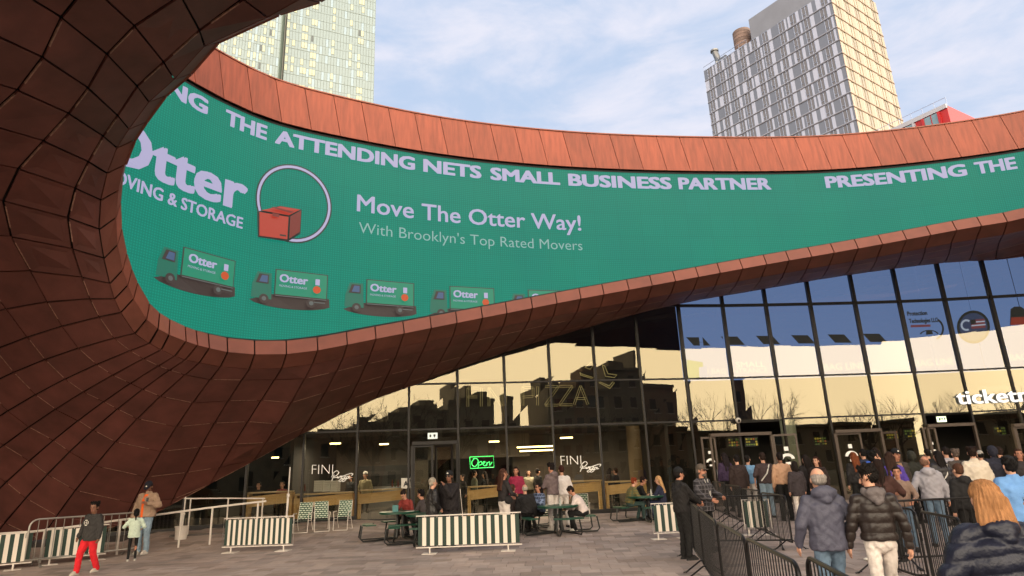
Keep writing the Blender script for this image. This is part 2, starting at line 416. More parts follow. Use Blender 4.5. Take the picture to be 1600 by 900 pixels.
# backing sheet behind the joints and the outer shell that closes the ring
bk = MB(); N_B = 12
idx = list(range(0, NL, 10))
cv = [sofcurve(i) for i in idx]
rows_ = []
for q, i in enumerate(idx):
    P = [lipc[i], lipA[i]]+[atlen(cv[q], plen(cv[q])*t/N_B) for t in range(N_B+1)]
    rows_.append(P)
def offs(P, nin, d):
    out_ = []
    for t in range(len(P)):
        a = P[min(t+1, len(P)-1)]-P[max(t-1, 0)]; tg = Vector((0, 0, 0))
        n = nin.cross(a)
        out_.append(n)
    return out_
sh = []
for q, i in enumerate(idx):
    P = rows_[q]; tang = (lipc[(i+5) % NL]-lipc[i-5]).normalized(); o2 = []
    for t, p in enumerate(P):
        a = P[min(t+1, len(P)-1)]-P[max(t-1, 0)]
        n = tang.cross(a).normalized()
        if n.dot(p-Vector((2, 8, 0))) < 0: n = -n
        if t <= 1: n = (nrm[i]*1.9+Vector((0, 0, .6)))
        if t == 2:
            n = tang.cross(P[4]-P[2]).normalized(); n = -n if n.dot(p-Vector((2, 8, 0))) < 0 else n
        o2.append(n)
    sh.append(([lipc[i]+nrm[i]*.03]+[p+n*.17 for p, n in zip(P, o2)], o2))
for q in range(len(idx)):
    A = sh[q][0]; B = sh[(q+1) % len(idx)][0]
    for t in range(len(A)-1): bk.quad(A[t], B[t], B[t+1], A[t+1])
bko = bk.build('joint_backing', M_black, canopy, weld=True)
# screen plan curve (far side) and its closed continuation
SCR = [(-10.2, 13.4), (-10.05, 14.9), (-9.55, 16.15), (-8.8, 17.6), (-7.7, 18.95), (-5.26, 20.45), (-2.2, 21.85), (1.44, 22.97), (5.4, 23.75), (10.8, 24.35), (13.5, 24.42), (16, 24.2), (18.4, 23.75), (20.5, 23.15), (22.6, 22.2), (24.6, 20.6)]
Z_TOP = 11.44+EYE; Z_BAND = 13.14+EYE
scr = [v for v in spline([(a, b, 0) for a, b in SCR], seg=30)]
su = [0.0]
for i in range(1, len(scr)): su.append(su[-1]+(scr[i]-scr[i-1]).length)
SLEN = su[-1]
def scr_at(u):
    i = int(np.searchsorted(su, u)); i = min(max(i, 1), len(scr)-1)
    t = (u-su[i-1])/(su[i]-su[i-1]); p = scr[i-1].lerp(scr[i], t); d = (scr[i]-scr[i-1]).normalized()
    return p, Vector((d.y, -d.x, 0))   # point, normal towards the oculus
def S(u, z, off=0.0):
    p, n = scr_at(u); q = p+n*off; return Vector((q.x, q.y, z))
def hitS(px, py):
    d = ray(px, py); d = d/d.y; best = None
    for i in range(1, len(scr)):
        a, b = scr[i-1], scr[i]
        fa = a.x-d.x*a.y; fb = b.x-d.x*b.y
        if fa*fb <= 0 and fa != fb:
            t = fa/(fa-fb); p = a.lerp(b, t)
            if best is None or p.y > best[2]: best = (su[i-1]+(su[i]-su[i-1])*t, d.z*p.y+EYE, p.y)
    return best[0], best[1]
def lipz_near(p):
    return min(((lipc[i].x-p.x)**2+(lipc[i].y-p.y)**2, lipc[i].z) for i in range(0, NL, 5))[1]
# LED display: real cabinets side by side, one surface
def led_material():
    mm = bpy.data.materials.new('led_display'); mm.use_nodes = True; t = mm.node_tree; b = t.nodes['Principled BSDF']; L = t.links.new
    uv = t.nodes.new('ShaderNodeUVMap'); uv.uv_map = 'uv'
    br = t.nodes.new('ShaderNodeTexBrick'); br.offset = 0; br.inputs['Scale'].default_value = 1; br.inputs['Mortar Size'].default_value = .012; br.inputs['Brick Width'].default_value = .96; br.inputs['Row Height'].default_value = .96
    br.inputs['Color1'].default_value = (1, 1, 1, 1); br.inputs['Color2'].default_value = (.95, .97, .96, 1); br.inputs['Mortar'].default_value = (.86, .9, .9, 1); L(uv.outputs[0], br.inputs[0])
    wv = t.nodes.new('ShaderNodeTexWave'); wv.bands_direction = 'X'; wv.inputs['Scale'].default_value = 4.1; wv.inputs['Distortion'].default_value = 0; L(uv.outputs[0], wv.inputs[0])
    wv2 = t.nodes.new('ShaderNodeTexWave'); wv2.bands_direction = 'Y'; wv2.inputs['Scale'].default_value = 4.1; L(uv.outputs[0], wv2.inputs[0])
    ad = t.nodes.new('ShaderNodeMath'); ad.operation = 'MULTIPLY'; L(wv.outputs['Fac'], ad.inputs[0]); L(wv2.outputs['Fac'], ad.inputs[1])
    mr = t.nodes.new('ShaderNodeMapRange'); mr.inputs[3].default_value = .84; mr.inputs[4].default_value = 1.30; L(ad.outputs[0], mr.inputs[0])
    nz_ = t.nodes.new('ShaderNodeTexNoise'); nz_.inputs['Scale'].default_value = .35; L(uv.outputs[0], nz_.inputs[0])
    rp = t.nodes.new('ShaderNodeMix'); rp.data_type = 'RGBA'; rp.inputs[6].default_value = lin((.07, .48, .42)); rp.inputs[7].default_value = lin((.07, .53, .43)); L(nz_.outputs['Fac'], rp.inputs[0])
    m1 = t.nodes.new('ShaderNodeMix'); m1.data_type = 'RGBA'; m1.blend_type = 'MULTIPLY'; m1.inputs[0].default_value = 1; L(rp.outputs[2], m1.inputs[6]); L(br.outputs[0], m1.inputs[7])
    v = t.nodes.new('ShaderNodeVectorMath'); v.operation = 'SCALE'; L(m1.outputs[2], v.inputs[0]); L(mr.outputs[0], v.inputs['Scale'])
    L(v.outputs[0], b.inputs['Emission Color']); b.inputs['Emission Strength'].default_value = LEDK
    b.inputs['Base Color'].default_value = lin((.03, .04, .04)); b.inputs['Roughness'].default_value = .7; b.inputs['Specular IOR Level'].default_value = .25
    return mm
LEDK = .66
M_led = led_material()
led = thing('led_display', 'long curved green LED display under the rust parapet with moving company advertisement', 'display', (-2.2, 21.85, 6))
ns = 150; sv = []; sf = []; uvs = []
for i in range(ns+1):
    u = SLEN*i/ns; p, n = scr_at(u); zb = lipz_near(p)-.1+.7*sstep(2.0, .8, u)
    sv += [S(u, zb), S(u, Z_TOP)]; uvs += [(u, zb), (u, Z_TOP)]
for i in range(ns): sf.append((2*i, 2*i+2, 2*i+3, 2*i+1))
me = bpy.data.meshes.new('screen_surface'); me.from_pydata(sv, [], sf)
ul = me.uv_layers.new(name='uv')
for l in me.loops: ul.data[l.index].uv = uvs[l.vertex_index]
me.materials.append(M_led); link('screen_surface', me, led)
# black shadow gap and parapet panels above it
gp = MB()
for i in range(ns):
    u0, u1 = SLEN*i/ns, SLEN*(i+1)/ns
    gp.quad(S(u0, Z_TOP-.01, .02), S(u1, Z_TOP-.01, .02), S(u1, Z_TOP+.14, -.05), S(u0, Z_TOP+.14, -.05))
    gp.quad(S(u0, Z_TOP+.12, -.12), S(u1, Z_TOP+.12, -.12), S(u1, Z_BAND-.02, -.12), S(u0, Z_BAND-.02, -.12))
gp.build('shadow_gap', M_black, canopy)
u = .35; pw = 1.0
while u < SLEN-1.4:
    q = (S(u+.1, Z_TOP+.13, .06), S(u+pw+.1, Z_TOP+.13, .06), S(u+pw-.18, Z_BAND, -.02), S(u-.18, Z_BAND, -.02))
    panel(q, .011, .001, .06, 'parapet_panel', M_rust, parP); parP[-1] = (parP[-1][0], (scr_at(u+.5)[1]), .05, 'parapet_panel', M_rust)
    u += pw
for Q, n, th, name, mt in parP:
    m_ = MB(); m_.slab(Q, n, th); m_.build(name, mt, canopy)
cp = MB()
for i in range(ns):
    u0, u1 = max(SLEN*i/ns-.2, 0), max(SLEN*(i+1)/ns-.2, 0)
    if u1 <= u0: continue
    cp.slab([S(u0, Z_BAND+.05, .02), S(u1, Z_BAND+.05, .02), S(u1, Z_BAND+.05, -.5), S(u0, Z_BAND+.05, -.5)], (0, 0, 1), .045)
cp.build('parapet_coping', M_rust_lip, canopy)
emit_panels(lipP, 290, 'lip_panels_out_of_view')
emit_panels(pan, 298, 'outlying_soffit_panels')
# roof of the ring: inner parapet top to outer edge, and the outer wall
rf = MB()
inner = []; outer = []; bot = []
for q, i in enumerate(idx):
    p = lipc[i]; o = outc[i]; c2 = Vector((6, 13, 0))
    on = Vector((o.x-c2.x, o.y-c2.y, 0)).normalized()
    k = i/NSEG
    far = 2 < k < 33
    if far:                            # behind the screen
        d = min(range(0, len(scr), 3), key=lambda a: (scr[a].x-p.x)**2+(scr[a].y-p.y)**2); nn = scr_at(su[d])[1]
        t = Vector((scr[d].x, scr[d].y, 0))-nn*.3; t.z = Z_BAND-.03
    else: t = Vector((p.x, p.y, 0))+nrm[i]*.3; t.z = p.z+2.2
    inner.append(t)
    e = o+on*(1.6 if k < 17 or k > 31.5 else 3.0); e.z = max(o.z+1.0, min(t.z-.6, o.z+1.6 if k < 17 else o.z+3))
    if k < 17.5 and o.z < 3: e.z = o.z+1.2+(.4 if k > 14 else 0)
    outer.append(e)
nq = len(idx)
for q in range(nq):
    r = (q+1) % nq; i, j = idx[q], idx[r]
    mA = inner[q].lerp(outer[q], .5); mB_ = inner[r].lerp(outer[r], .5)
    bulge = Vector((0, 0, 1.2)); mA = mA+bulge; mB_ = mB_+bulge
    rf.quad(inner[q], inner[r], mB_, mA); rf.quad(mA, mB_, outer[r], outer[q])
    rf.quad(outer[q], outer[r], outc[j]+Vector((0, 0, 0)), outc[i])
    k = i/NSEG
    if not (2 < k < 33): rf.quad(lipc[i]+nrm[i]*.1, lipc[j]+nrm[j]*.1, inner[r], inner[q])
rf.build('roof_shell', M_rust_lip, canopy)
# ------------------------------------------------------------------ pictures and lettering on the display
def emat(name, col, k=.62): return mat(name, (.1, .1, .1), .6, emit=col, es=k*.74)
E_LAV = emat('display_lavender', (.72, .70, .84), .72); E_DK = emat('display_dark', (.13, .20, .19), .6); E_GRN = emat('display_bright_green', (.08, .56, .43), .7)
E_RED = emat('display_red', (.74, .24, .18), .7); E_RED2 = emat('display_dark_red', (.50, .16, .14), .7); E_WIN = emat('display_window_blue', (.28, .38, .52), .7); E_GR2 = emat('display_truck_green', (.10, .44, .36), .7)
E_BRN = emat('display_brown', (.27, .22, .21), .6); E_ORG = emat('display_orange', (.82, .32, .14), .7)
def word_parts(vs, V, F, name, mt, parent, asp):   # one mesh for every word
    par = list(range(len(vs)))
    def fd(i):
        while par[i] != i: par[i] = par[par[i]]; i = par[i]
        return i
    for f in F:
        for j in f[1:]: par[fd(j)] = fd(f[0])
    isl = {}
    for f in F: isl.setdefault(fd(f[0]), []).append(f)
    ext = sorted((min(V[i][0] for f in fs for i in f), max(V[i][0] for f in fs for i in f), k) for k, fs in isl.items())
    groups = []; hi = -9
    for a, b, k in ext:
        if (a-hi)*asp > .24 or not groups: groups.append([])
        groups[-1].append(k); hi = max(hi, b)
    for g in groups:
        m_ = MB(); fs = [f for k in g for f in isl[k]]; idx_ = sorted({i for f in fs for i in f}); mp_ = {i: n for n, i in enumerate(idx_)}
        m_.add([vs[i] for i in idx_], [tuple(mp_[i] for i in f) for f in fs]); o = m_.build(name, mt, parent)
    return o
def stext(name, txt, u0, u1, z0, z1, cap, off=0.0, mt=E_LAV, d=.03, space=1.0):
    V, F = text_unit(txt, off, space)
    vs = [S(u0+(u1-u0)*x, z0+(z1-z0)*x+y*cap, d+.002*n) for x, y, n in V]
    return word_parts(vs, V, F, name, mt, led, abs(u1-u0)/max(cap, .01))
def spoly(lst, name, d=.02, mats=None, step_=.014):
    m_ = MB()
    for k, (pts, mi) in enumerate(lst):
        m_.add([S(u, max(z, lipz_near(scr_at(u)[0])-.06+.7*sstep(2.0, .8, u)), d+step_*k) for u, z in pts], [tuple(range(len(pts)))], mi)
    return m_.build(name, mats, led)
hdr = [('THE', (350, 198), (416, 217)), ('ATTENDING', (429, 221), (648, 264)), ('NETS', (661, 267), (752, 278)), ('SMALL', (766, 279), (875, 289)), ('BUSINESS', (888, 290), (1050, 299)), ('PARTNER', (1061, 300), (1206, 302.5)), ('PRESENTING', (1292, 302), (1514, 284))]
zs = []
for t_, a, b in hdr: zs += [hitS(*a)[1], hitS(*b)[1]]
Zh = float(np.median(zs)); cap_h = (hitS(751, 258)[1]-hitS(751, 277.5)[1])*.98
for t_, a, b in hdr: stext('header_lettering', t_, hitS(*a)[0], hitS(*b)[0], Zh, Zh, cap_h, .041)
wP = hitS(1514, 284)[0]-hitS(1292, 302)[0]
uE = hitS(322, 186)[0]; stext('header_lettering', 'PRESENTING', uE-wP, uE, Zh, Zh, cap_h, .041)
uT = hitS(1527, 280)[0]; wT = hitS(416, 217)[0]-hitS(350, 198)[0]; stext('header_lettering', 'THE', uT, uT+wT, Zh, Zh, cap_h, .041)
uA = uT+wT+.35; 
if uA+5 < SLEN: stext('header_lettering', 'ATTENDING', uA, uA+5, Zh, Zh, cap_h, .022)
# company name, left
ue = hitS(384, 325)[0]; ut = hitS(234, 270)[0]; wd = (ue-ut)/.665
zb = (hitS(349, 321)[1]+hitS(254, 282)[1])/2; zt = hitS(243, 207)[1]
stext('company_lettering', 'Otter', ue-wd, ue, zb, zb, (zt-zb)*.98, .032)
u2 = hitS(378, 355)[0]; u1_ = hitS(272, 326)[0]; zb2 = (hitS(378, 355)[1]+hitS(272, 326)[1])/2
stext('company_lettering', 'MOVING & STORAGE', u2-(u2-u1_)/.50, u2, zb2, zb2, hitS(376, 336)[1]-hitS(376, 354)[1], .018)
a, b = hitS(557, 330), hitS(908, 360.5); stext('slogan_lettering', 'Move The Otter Way!', a[0], b[0], a[1], b[1], hitS(558, 303)[1]-a[1], .012)
a, b = hitS(560, 364), hitS(910, 391.5); stext('slogan_lettering', "With Brooklyn's Top Rated Movers", a[0], b[0], a[1], b[1], hitS(560, 346)[1]-a[1], -.004, mt=emat('display_pale_green', (.55, .72, .70), .7))
# white ring with the red parcel (the animal figure is left out)
cu, cz = hitS(459, 318); ru = (hitS(519, 322)[0]-hitS(399, 310)[0])/2; rz_ = (hitS(459, 257)[1]-hitS(459, 380)[1])/2
def ringp(r0, r1, name, mt, d, wm=1.0):
    m_ = MB(); n = 48; vs = []
    for i in range(n):
        t = 2*math.pi*i/n
        for r in (r0, r1*wm): vs.append(S(cu+math.cos(t)*ru*r, cz+math.sin(t)*rz_*r, d))
    m_.add(vs, [(2*i, 2*i+1, (2*i+3) % (2*n), (2*i+2) % (2*n)) for i in range(n)]); return m_.build(name, mt, led)
ringp(.87, 1.0, 'logo_ring_outline', E_DK, .02); ringp(.90, .965, 'logo_ring', E_LAV, .03)
H_ = lambda *p: [hitS(*q) for q in p]
spoly([(H_((401, 331), (437, 322), (471, 328), (469, 366), (449, 378), (402, 371)), 0), (H_((404, 332), (450, 340), (448, 375), (404, 369)), 1), (H_((406, 330), (437, 324), (468, 329), (450, 338)), 1), (H_((452, 340), (469, 331), (467, 364), (450, 375)), 2),
       (H_((423, 335), (434, 337), (434, 342), (423, 340)), 2), (H_((420, 327), (426, 326), (458, 334), (452, 336)), 2), (H_((434, 369), (444, 370.5), (444, 373), (434, 371.5)), 0)], 'parcel_picture', .035, [E_DK, E_RED, E_RED2], .03)
# delivery trucks driving along the lower edge
fw = [(260.7, 440.7), (412.8, 467.5), (559, 481), (688, 487.8)]
uf = [hitS(*p)[0] for p in fw]; zf = float(np.mean([hitS(*p)[1] for p in fw])); step = float(np.mean(np.diff(uf)))
def rect(u0, z0, u1, z1): return [(u0, z0), (u1, z0), (u1, z1), (u0, z1)]
def disc(u, z, r, n=14): return [(u+math.cos(2*math.pi*i/n)*r, z+math.sin(2*math.pi*i/n)*r) for i in range(n)]
for k in range(-1, 6):
    u = uf[0]+step*k; z = zf
    if u < .6: continue
    sh_ = [(u-.42+2.5*i/14, z-.06-.17*math.sin(math.pi*i/14)**.6) for i in range(15)]
    spoly([(sh_+[(u+2.06, z+.22), (u+.25, z+.2)], 0),
           ([(u-.38, z+.02), (u-.36, z+.45), (u-.22, z+.86), (u+.22, z+.86), (u+.26, z+.02)], 2), ([(u-.26, z+.50), (u-.16, z+.80), (u+.14, z+.80), (u+.14, z+.50)], 0), ([(u-.16, z+.54), (u-.08, z+.76), (u+.10, z+.76), (u+.10, z+.54)], 4),
           (rect(u+.32, z+.16, u+1.98, z+1.02), 0), (rect(u+.35, z+.20, u+1.95, z+.99), 1), (rect(u+.35, z+.14, u+1.95, z+.165), 3),
           (disc(u, z, .15), 0), (disc(u, z, .07), 3), (disc(u+1.47, z, .15), 0), (disc(u+1.47, z, .07), 3), (rect(u+1.55, z+.02, u+1.9, z+.05), 3),
           (disc(u+1.62, z+.45, .13, 8), 5), (rect(u+1.56, z+.60, u+1.70, z+.80), 6)], 'truck_picture', .02, [E_BRN, E_GRN, E_GR2, emat('display_grey', (.42, .45, .44), .6), E_WIN, E_ORG, E_LAV])
    stext('truck_lettering', 'Otter', u+.42, u+1.32, z+.58, z+.58, .26, .03, d=.22)
    stext('truck_lettering', 'MOVING & STORAGE', u+.42, u+1.30, z+.42, z+.42, .07, .0, d=.22)
# ------------------------------------------------------------------ glass facade
def glass_mat(name, fac, tint, wav=.06):
    mm = bpy.data.materials.new(name); mm.use_nodes = True; t = mm.node_tree; t.nodes.clear(); L = t.links.new
    o = t.nodes.new('ShaderNodeOutputMaterial'); mx = t.nodes.new('ShaderNodeMixShader'); tr = t.nodes.new('ShaderNodeBsdfTransparent'); gl = t.nodes.new('ShaderNodeBsdfGlossy')
    tr.inputs[0].default_value = tint; gl.inputs['Roughness'].default_value = 0.0; gl.inputs[0].default_value = (1, .89, .62, 1)
    fr = t.nodes.new('ShaderNodeFresnel'); fr.inputs[0].default_value = 1.5; mr = t.nodes.new('ShaderNodeMapRange'); mr.inputs[1].default_value = .04; mr.inputs[2].default_value = 1; mr.inputs[3].default_value = fac; mr.inputs[4].default_value = .9
    L(fr.outputs[0], mr.inputs[0]); L(mr.outputs[0], mx.inputs[0]); L(tr.outputs[0], mx.inputs[1]); L(gl.outputs[0], mx.inputs[2]); L(mx.outputs[0], o.inputs[0])
    tcn = t.nodes.new('ShaderNodeTexCoord'); n = t.nodes.new('ShaderNodeTexNoise'); n.inputs['Scale'].default_value = .55; n.inputs['Detail'].default_value = 1; L(tcn.outputs['Object'], n.inputs[0])
    b = t.nodes.new('ShaderNodeBump'); b.inputs['Strength'].default_value = wav; b.inputs['Distance'].default_value = .5; L(n.outputs[0], b.inputs['Height']); L(b.outputs[0], gl.inputs['Normal'])
    return mm
M_glass = glass_mat('facade_glass', .105, (.74, .75, .70, 1), .007)
ZA, ZB, ZC, ZD = 6.31+EYE, 3.30+EYE, 1.62+EYE, .80+EYE
ZE = ZA+3.0
facade = thing('glass_facade', 'tall curved glass curtain wall of the arena under the rust canopy', 'glass wall', (8.7, 26, 0))
MX = FX[:]
def top_at(X):                         # soffit height where the facade meets it
    best = None
    for i in range(0, NL, 6):
        o = outc[i]
        if o.y > 20 and o.z > .4:
            d = abs(o.x-X)
            if best is None or d < best[0]: best = (d, o.z)
    return best[1]
for k in range(len(MX)-1):
    xa, xb = MX[k], MX[k+1]; A = Vector((xa, FY(xa), 0)); B = Vector((xb, FY(xb), 0)); dr = (B-A).normalized(); nn = Vector((dr.y, -dr.x, 0))
    ta, tb = top_at(xa)+.15, top_at(xb)+.15
    g = min(gz(A.x, A.y-.3), gz(B.x, B.y-.3))
    zs = [g+.02, ZC, ZB, ZA, ZE, ZE+3]
    for r in range(5):
        z0, z1 = zs[r], zs[r+1]
        if z0 > max(ta, tb): break
        if r == 0 and k in (12, 16): continue
        h0, h1 = (min(z1, ta), min(z1, tb))
        j = [rnd.uniform(-.008, .008) for _ in range(4)]
        q = [A+Vector((0, 0, z0))+nn*j[0], B+Vector((0, 0, z0))+nn*j[1], B+Vector((0, 0, max(h1, z0+.02)))+nn*j[2], A+Vector((0, 0, max(h0, z0+.02)))+nn*j[3]]
        m_ = MB(); m_.quad(*q); m_.build('pane', M_glass, facade)
        if z1 < max(ta, tb):
            wdt = .11 if (r == 2 and xa > 6) else .06
            m_ = MB(); m_.beam(A+Vector((0, 0, z1))+dr*.05, B+Vector((0, 0, z1))-dr*.05, .12, wdt); m_.build('transom', M_mull, facade)
    m_ = MB(); m_.beam(A+Vector((0, 0, g)), A+Vector((0, 0, min(ta, ZB+.02))), .075, .14, up=(0, 1, 0)); 
    if ta > ZB: m_.beam(A+Vector((0, 0, ZB+.02)), A+Vector((0, 0, ta+.05)), .13 if xa > 6 else .10, .16, up=(0, 1, 0))
    m_.build('mullion', M_mull, facade)
    m_ = MB(); m_.beam(A+Vector((0, 0, g+.06)), B+Vector((0, 0, g+.06)), .14, .14); m_.build('sill', M_mull, facade)
# ------------------------------------------------------------------ interior
M_dark = mat('interior_dark_wall', (.20, .185, .17), .8, noise_s=.8); M_int = mat('restaurant_wall', (.42, .38, .34), .8, noise_s=2, noise_a=.1); M_ifl = mat('interior_floor', (.24, .22, .21), .5)
M_tan = mat('plywood_counter', (.78, .62, .39), .55, noise_s=3, noise_a=.12, stretch=(1, 1, 8)); M_wh = mat('white_board', (.82, .80, .76), .6); M_steel = mat('brushed_steel', (.5, .5, .5), .35, metal=.9)
zi = gz(0, 26)-.02
def struct(name, m_, mt, **k): o = m_.build(name, mt, **k); o['kind'] = 'structure'; return o
m_ = MB(); m_.add([(x, FY(x)+.05, zi) for x in FX]+[(27, 36, zi), (-14, 36, zi)], [tuple(range(len(FX)+2))]); struct('interior_floor', m_, M_ifl)
m_ = MB(); m_.box((6, 34.2, 5.8), (42, .2, 12.5)); struct('interior_back_wall', m_, M_dark)
m_ = MB(); m_.box((-14.2, 29, 5.8), (.2, 14, 12.5)); m_.box((27.2, 30.5, 5.8), (.2, 9, 12.5)); struct('interior_side_wall', m_, M_dark)
m_ = MB(); m_.box((6.3, 30.6, 11.6), (42, 8.6, .2)); struct('interior_upper_ceiling', m_, M_dark)
m_ = MB(); m_.box((-3.7, 30.5, ZC+.1), (19, 7.2, .16)); m_.box((16.5, 31.2, ZC+.1), (21, 6, .16)); struct('interior_ceiling', m_, M_dark)
m_ = MB(); m_.box((-8.5, 29.2, 1.85), (.15, 9, 3.2)); m_.box((5.9, 29.8, 1.85), (.15, 7.4, 3.2)); struct('restaurant_side_wall', m_, M_dark)
m_ = MB(); m_.box((-6.6, 30.5, 1.9), (3.6, .15, 3.2)); m_.box((-2.1, 29.6, 3.0), (5.2, .15, 1.0)); m_.box((-4.4, 29.6, 1.9), (.7, .15, 3.2)); m_.box((2.8, 31.5, 1.9), (6.2, .15, 3.2)); struct('restaurant_wall', m_, M_int)
# interior column behind the glass near the doors
def iround(X, Y, r, z0, z1, name, label, mt):
    m_ = MB(); m_.cyl((0, 0, 0), r, z1-z0, 24); o = m_.build(name, mt, smooth=40); o.location = (X, Y, z0); return tag(o, label, 'column')
p = hitF(1240, 700, .5); iround(p.x, p.y+.25, .30, zi, ZC, 'round_column', 'pale round column just inside the glass beside the first doors', mat('painted_column', (.62, .64, .56), .4))
p = hitF(930, 700, 2.0); iround(p.x+1.6, p.y, .28, zi, ZC, 'square_column', 'dim ochre column inside the restaurant glass right of the lettering', mat('ochre_column', (.42, .34, .22), .6))
# upper display wall behind the right half of the glass
EM_B = mat('blue_display', (.05, .06, .08), .6, emit=(.39, .48, .67), es=.72); EM_BD = mat('blue_display_print', (.05, .06, .08), .6, emit=(.20, .20, .19), es=.5); EM_BR = mat('flag_red_print', (.05, .05, .06), .6, emit=(.52, .28, .30), es=.5); EM_BW = mat('pale_print', (.1, .1, .1), .6, emit=(.72, .76, .85), es=.5)
def FD(px, py, off=1.0): return hitF(px, py, off)
disp = thing('blue_display_wall', 'large blue display wall glowing behind the upper right glass', 'display', (15, 27.4, 5))
xs = [7.0+i*1.0 for i in range(20)]
for i in range(len(xs)-1):
    for r in range(4):
        z0 = ZB+.05+r*1.62; m_ = MB(); m_.box(((xs[i]+xs[i+1])/2, FY((xs[i]+xs[i+1])/2)+1.05, z0+.8), (.985, .08, 1.605)); m_.build('display_module', EM_B, disp)
def fpoly(lst, name, mats, parent, off):
    m_ = MB()
    for k, (pts, mi) in enumerate(lst): m_.add([FD(x, y, off-.004*k) for x, y in pts], [tuple(range(len(pts)))], mi)
    return m_.build(name, mats, parent)
for x in (1072, 1126, 1181, 1236, 1293, 1348):
    fpoly([([(x, 527-.02*(x-1070)), (x+26, 527-.02*(x-1070)), (x+38, 540-.02*(x-1070)), (x+12, 540-.02*(x-1070))], 0)], 'arrow_band', [EM_BD], disp, .96)
def ftext(name, txt, a, b, capx, mt, parent, off, bold=.0, space=1.0):
    A, B = FD(a[0], a[1], off), FD(b[0], b[1], off); C = FD(a[0], a[1]-capx, off); cap = C.z-A.z
    V, F = text_unit(txt, bold, space); m_ = MB(); vs = []
    for x, y, n in V:
        X = A.x+(B.x-A.x)*x; vs.append((X, FY(X)+off-.002*n, A.z+(B.z-A.z)*x+y*cap))
    return word_parts(vs, V, F, name, mt, parent, abs(B.x-A.x)/max(cap, .01))
ftext('sponsor_lettering', 'Protection', (1418, 493.5), (1449, 492), 7, EM_BD, disp, .95, .03)
ftext('sponsor_lettering', 'Technologies LLC', (1421, 505), (1466, 503), 7, EM_BD, disp, .95, .03)
fpoly([([(1423, 508), (1454, 507), (1454, 510.5), (1423, 511.5)], 0)], 'sponsor_bar', [EM_BR], disp, .95)
def arcband(cx, cy, r0, r1, a0, a1, n=24, sy=1.0):
    P = [(cx+math.cos(a0+(a1-a0)*i/n)*r0, cy-math.sin(a0+(a1-a0)*i/n)*r0*sy) for i in range(n+1)]
    Q = [(cx+math.cos(a0+(a1-a0)*i/n)*r1, cy-math.sin(a0+(a1-a0)*i/n)*r1*sy) for i in range(n, -1, -1)]
    return P+Q
fpoly([(arcband(1457, 514, 15, 18, -1.2, 1.1), 0), (arcband(1452, 524, 13, 15.5, .3, 2.9, sy=.55), 0), ([(1447, 517), (1456, 516), (1458, 522), (1447, 523)], 0)], 'sponsor_swoosh', [EM_BD], disp, .94)
fpoly([([(1521+26*math.cos(t*.2618), 511-26*math.sin(t*.2618)) for t in range(24)], 0), ([(1521+22*math.cos(t*.2618), 511-22*math.sin(t*.2618)) for t in range(24)], 1),
       ([(1516, 500), (1538, 498), (1540, 512), (1518, 514)], 2), ([(1516, 500), (1524, 499), (1525, 506), (1517, 507)], 0), ([(1525, 502), (1539, 501), (1539, 503), (1525, 504)], 3), ([(1518, 508), (1540, 506), (1540, 508), (1518, 510)], 3)]
      + [(arcband(1510, 508, 6, 9, .9, 5.2), 3)], 'flag_badge', [EM_BD, mat('badge_navy', (.05, .05, .06), .6, emit=(.26, .30, .42), es=.5), EM_BR, EM_BW], disp, .93)
fpoly([([(1579, 483), (1585, 479), (1595, 479), (1602, 484), (1602, 507), (1578, 508)], 0), ([(1580, 496), (1604, 495), (1604, 507), (1579, 508)], 1)], 'parcel_badge', [EM_BD, mat('badge_red', (.05, .05, .06), .6, emit=(.6, .25, .2), es=.5)], disp, .93)
for a, b in (((1288, 579), (1352, 576)), ((1431, 573), (1492, 569)), ((1579, 564), (1640, 560))): ftext('bag_line_lettering', 'BAG LINE', a, b, 11, mat('white_print', (.1, .1, .1), .6, emit=(.75, .76, .82), es=.5), disp, .9, .01)
ftext('bag_line_lettering', 'SMALL', (1150, 574), (1196, 573), 9, mat('white_print', '', 0), disp, .9, .01)
ftext('bag_line_lettering', 'NO BAG ENTRANCE', (1090, 584), (1200, 582), 8, mat('white_print', '', 0), disp, .9, .0)
# green and blue street poster seen through the glass
m_ = MB(); fpoly([([(1073, 562), (1098, 566), (1100, 590), (1074, 591)], 0), ([(1092, 574), (1104, 572), (1106, 589), (1093, 590)], 1)], 'poster_print', [mat('poster_green', (.05, .2, .05), .6, emit=(.12, .42, .12), es=.5), mat('poster_blue', (.1, .2, .4), .6, emit=(.35, .5, .75), es=.5)], disp, .8)
# ------------------------------------------------------------------ lettering fixed to the glass
M_let = mat('white_vinyl', (.92, .90, .86), .5, emit=(.9, .88, .85), es=.12); M_neo = mat('outline_tube_faint_glow', (.70, .66, .48), .4, emit=(.75, .68, .42), es=.12)  # vinyl and unlit tubes are no lamps; a faint glow is added to both
def glyph_sign(name, label, cat, builder, mats, loc):
    m_ = MB(); builder(m_); o = m_.build(name, mats); return tag(o, label, cat)
def ftube(m_, pts, r, off, mi=0, seg=4):
    P = spline([FD(x, y, off) for x, y in pts], seg=seg) if seg > 1 else [FD(x, y, off) for x, y in pts]
    m_.tube(P, r, 5, mi)
PZ = [[(0, 2), (4, -6), (10, -10), (14, -7), (9, -1), (3, 1)], [(5, -3), (1, 7), (0, 9)], [(12, 0), (11, 3), (14, 3), (16, 0)], [(16, 0), (21, 0), (17, 4), (22, 4), (20, 8), (15, 10), (14, 8), (22, 4)], [(22, 0), (27, 0), (23, 4), (28, 4), (26, 8), (21, 10), (20, 8), (28, 4)], [(33, 1), (29, 1), (28, 4), (31, 4), (34, 0), (33, 4), (37, 3)], [(2, 3), (18, 1), (30, -3), (38, -5), (41, -4), (38, -1)]]
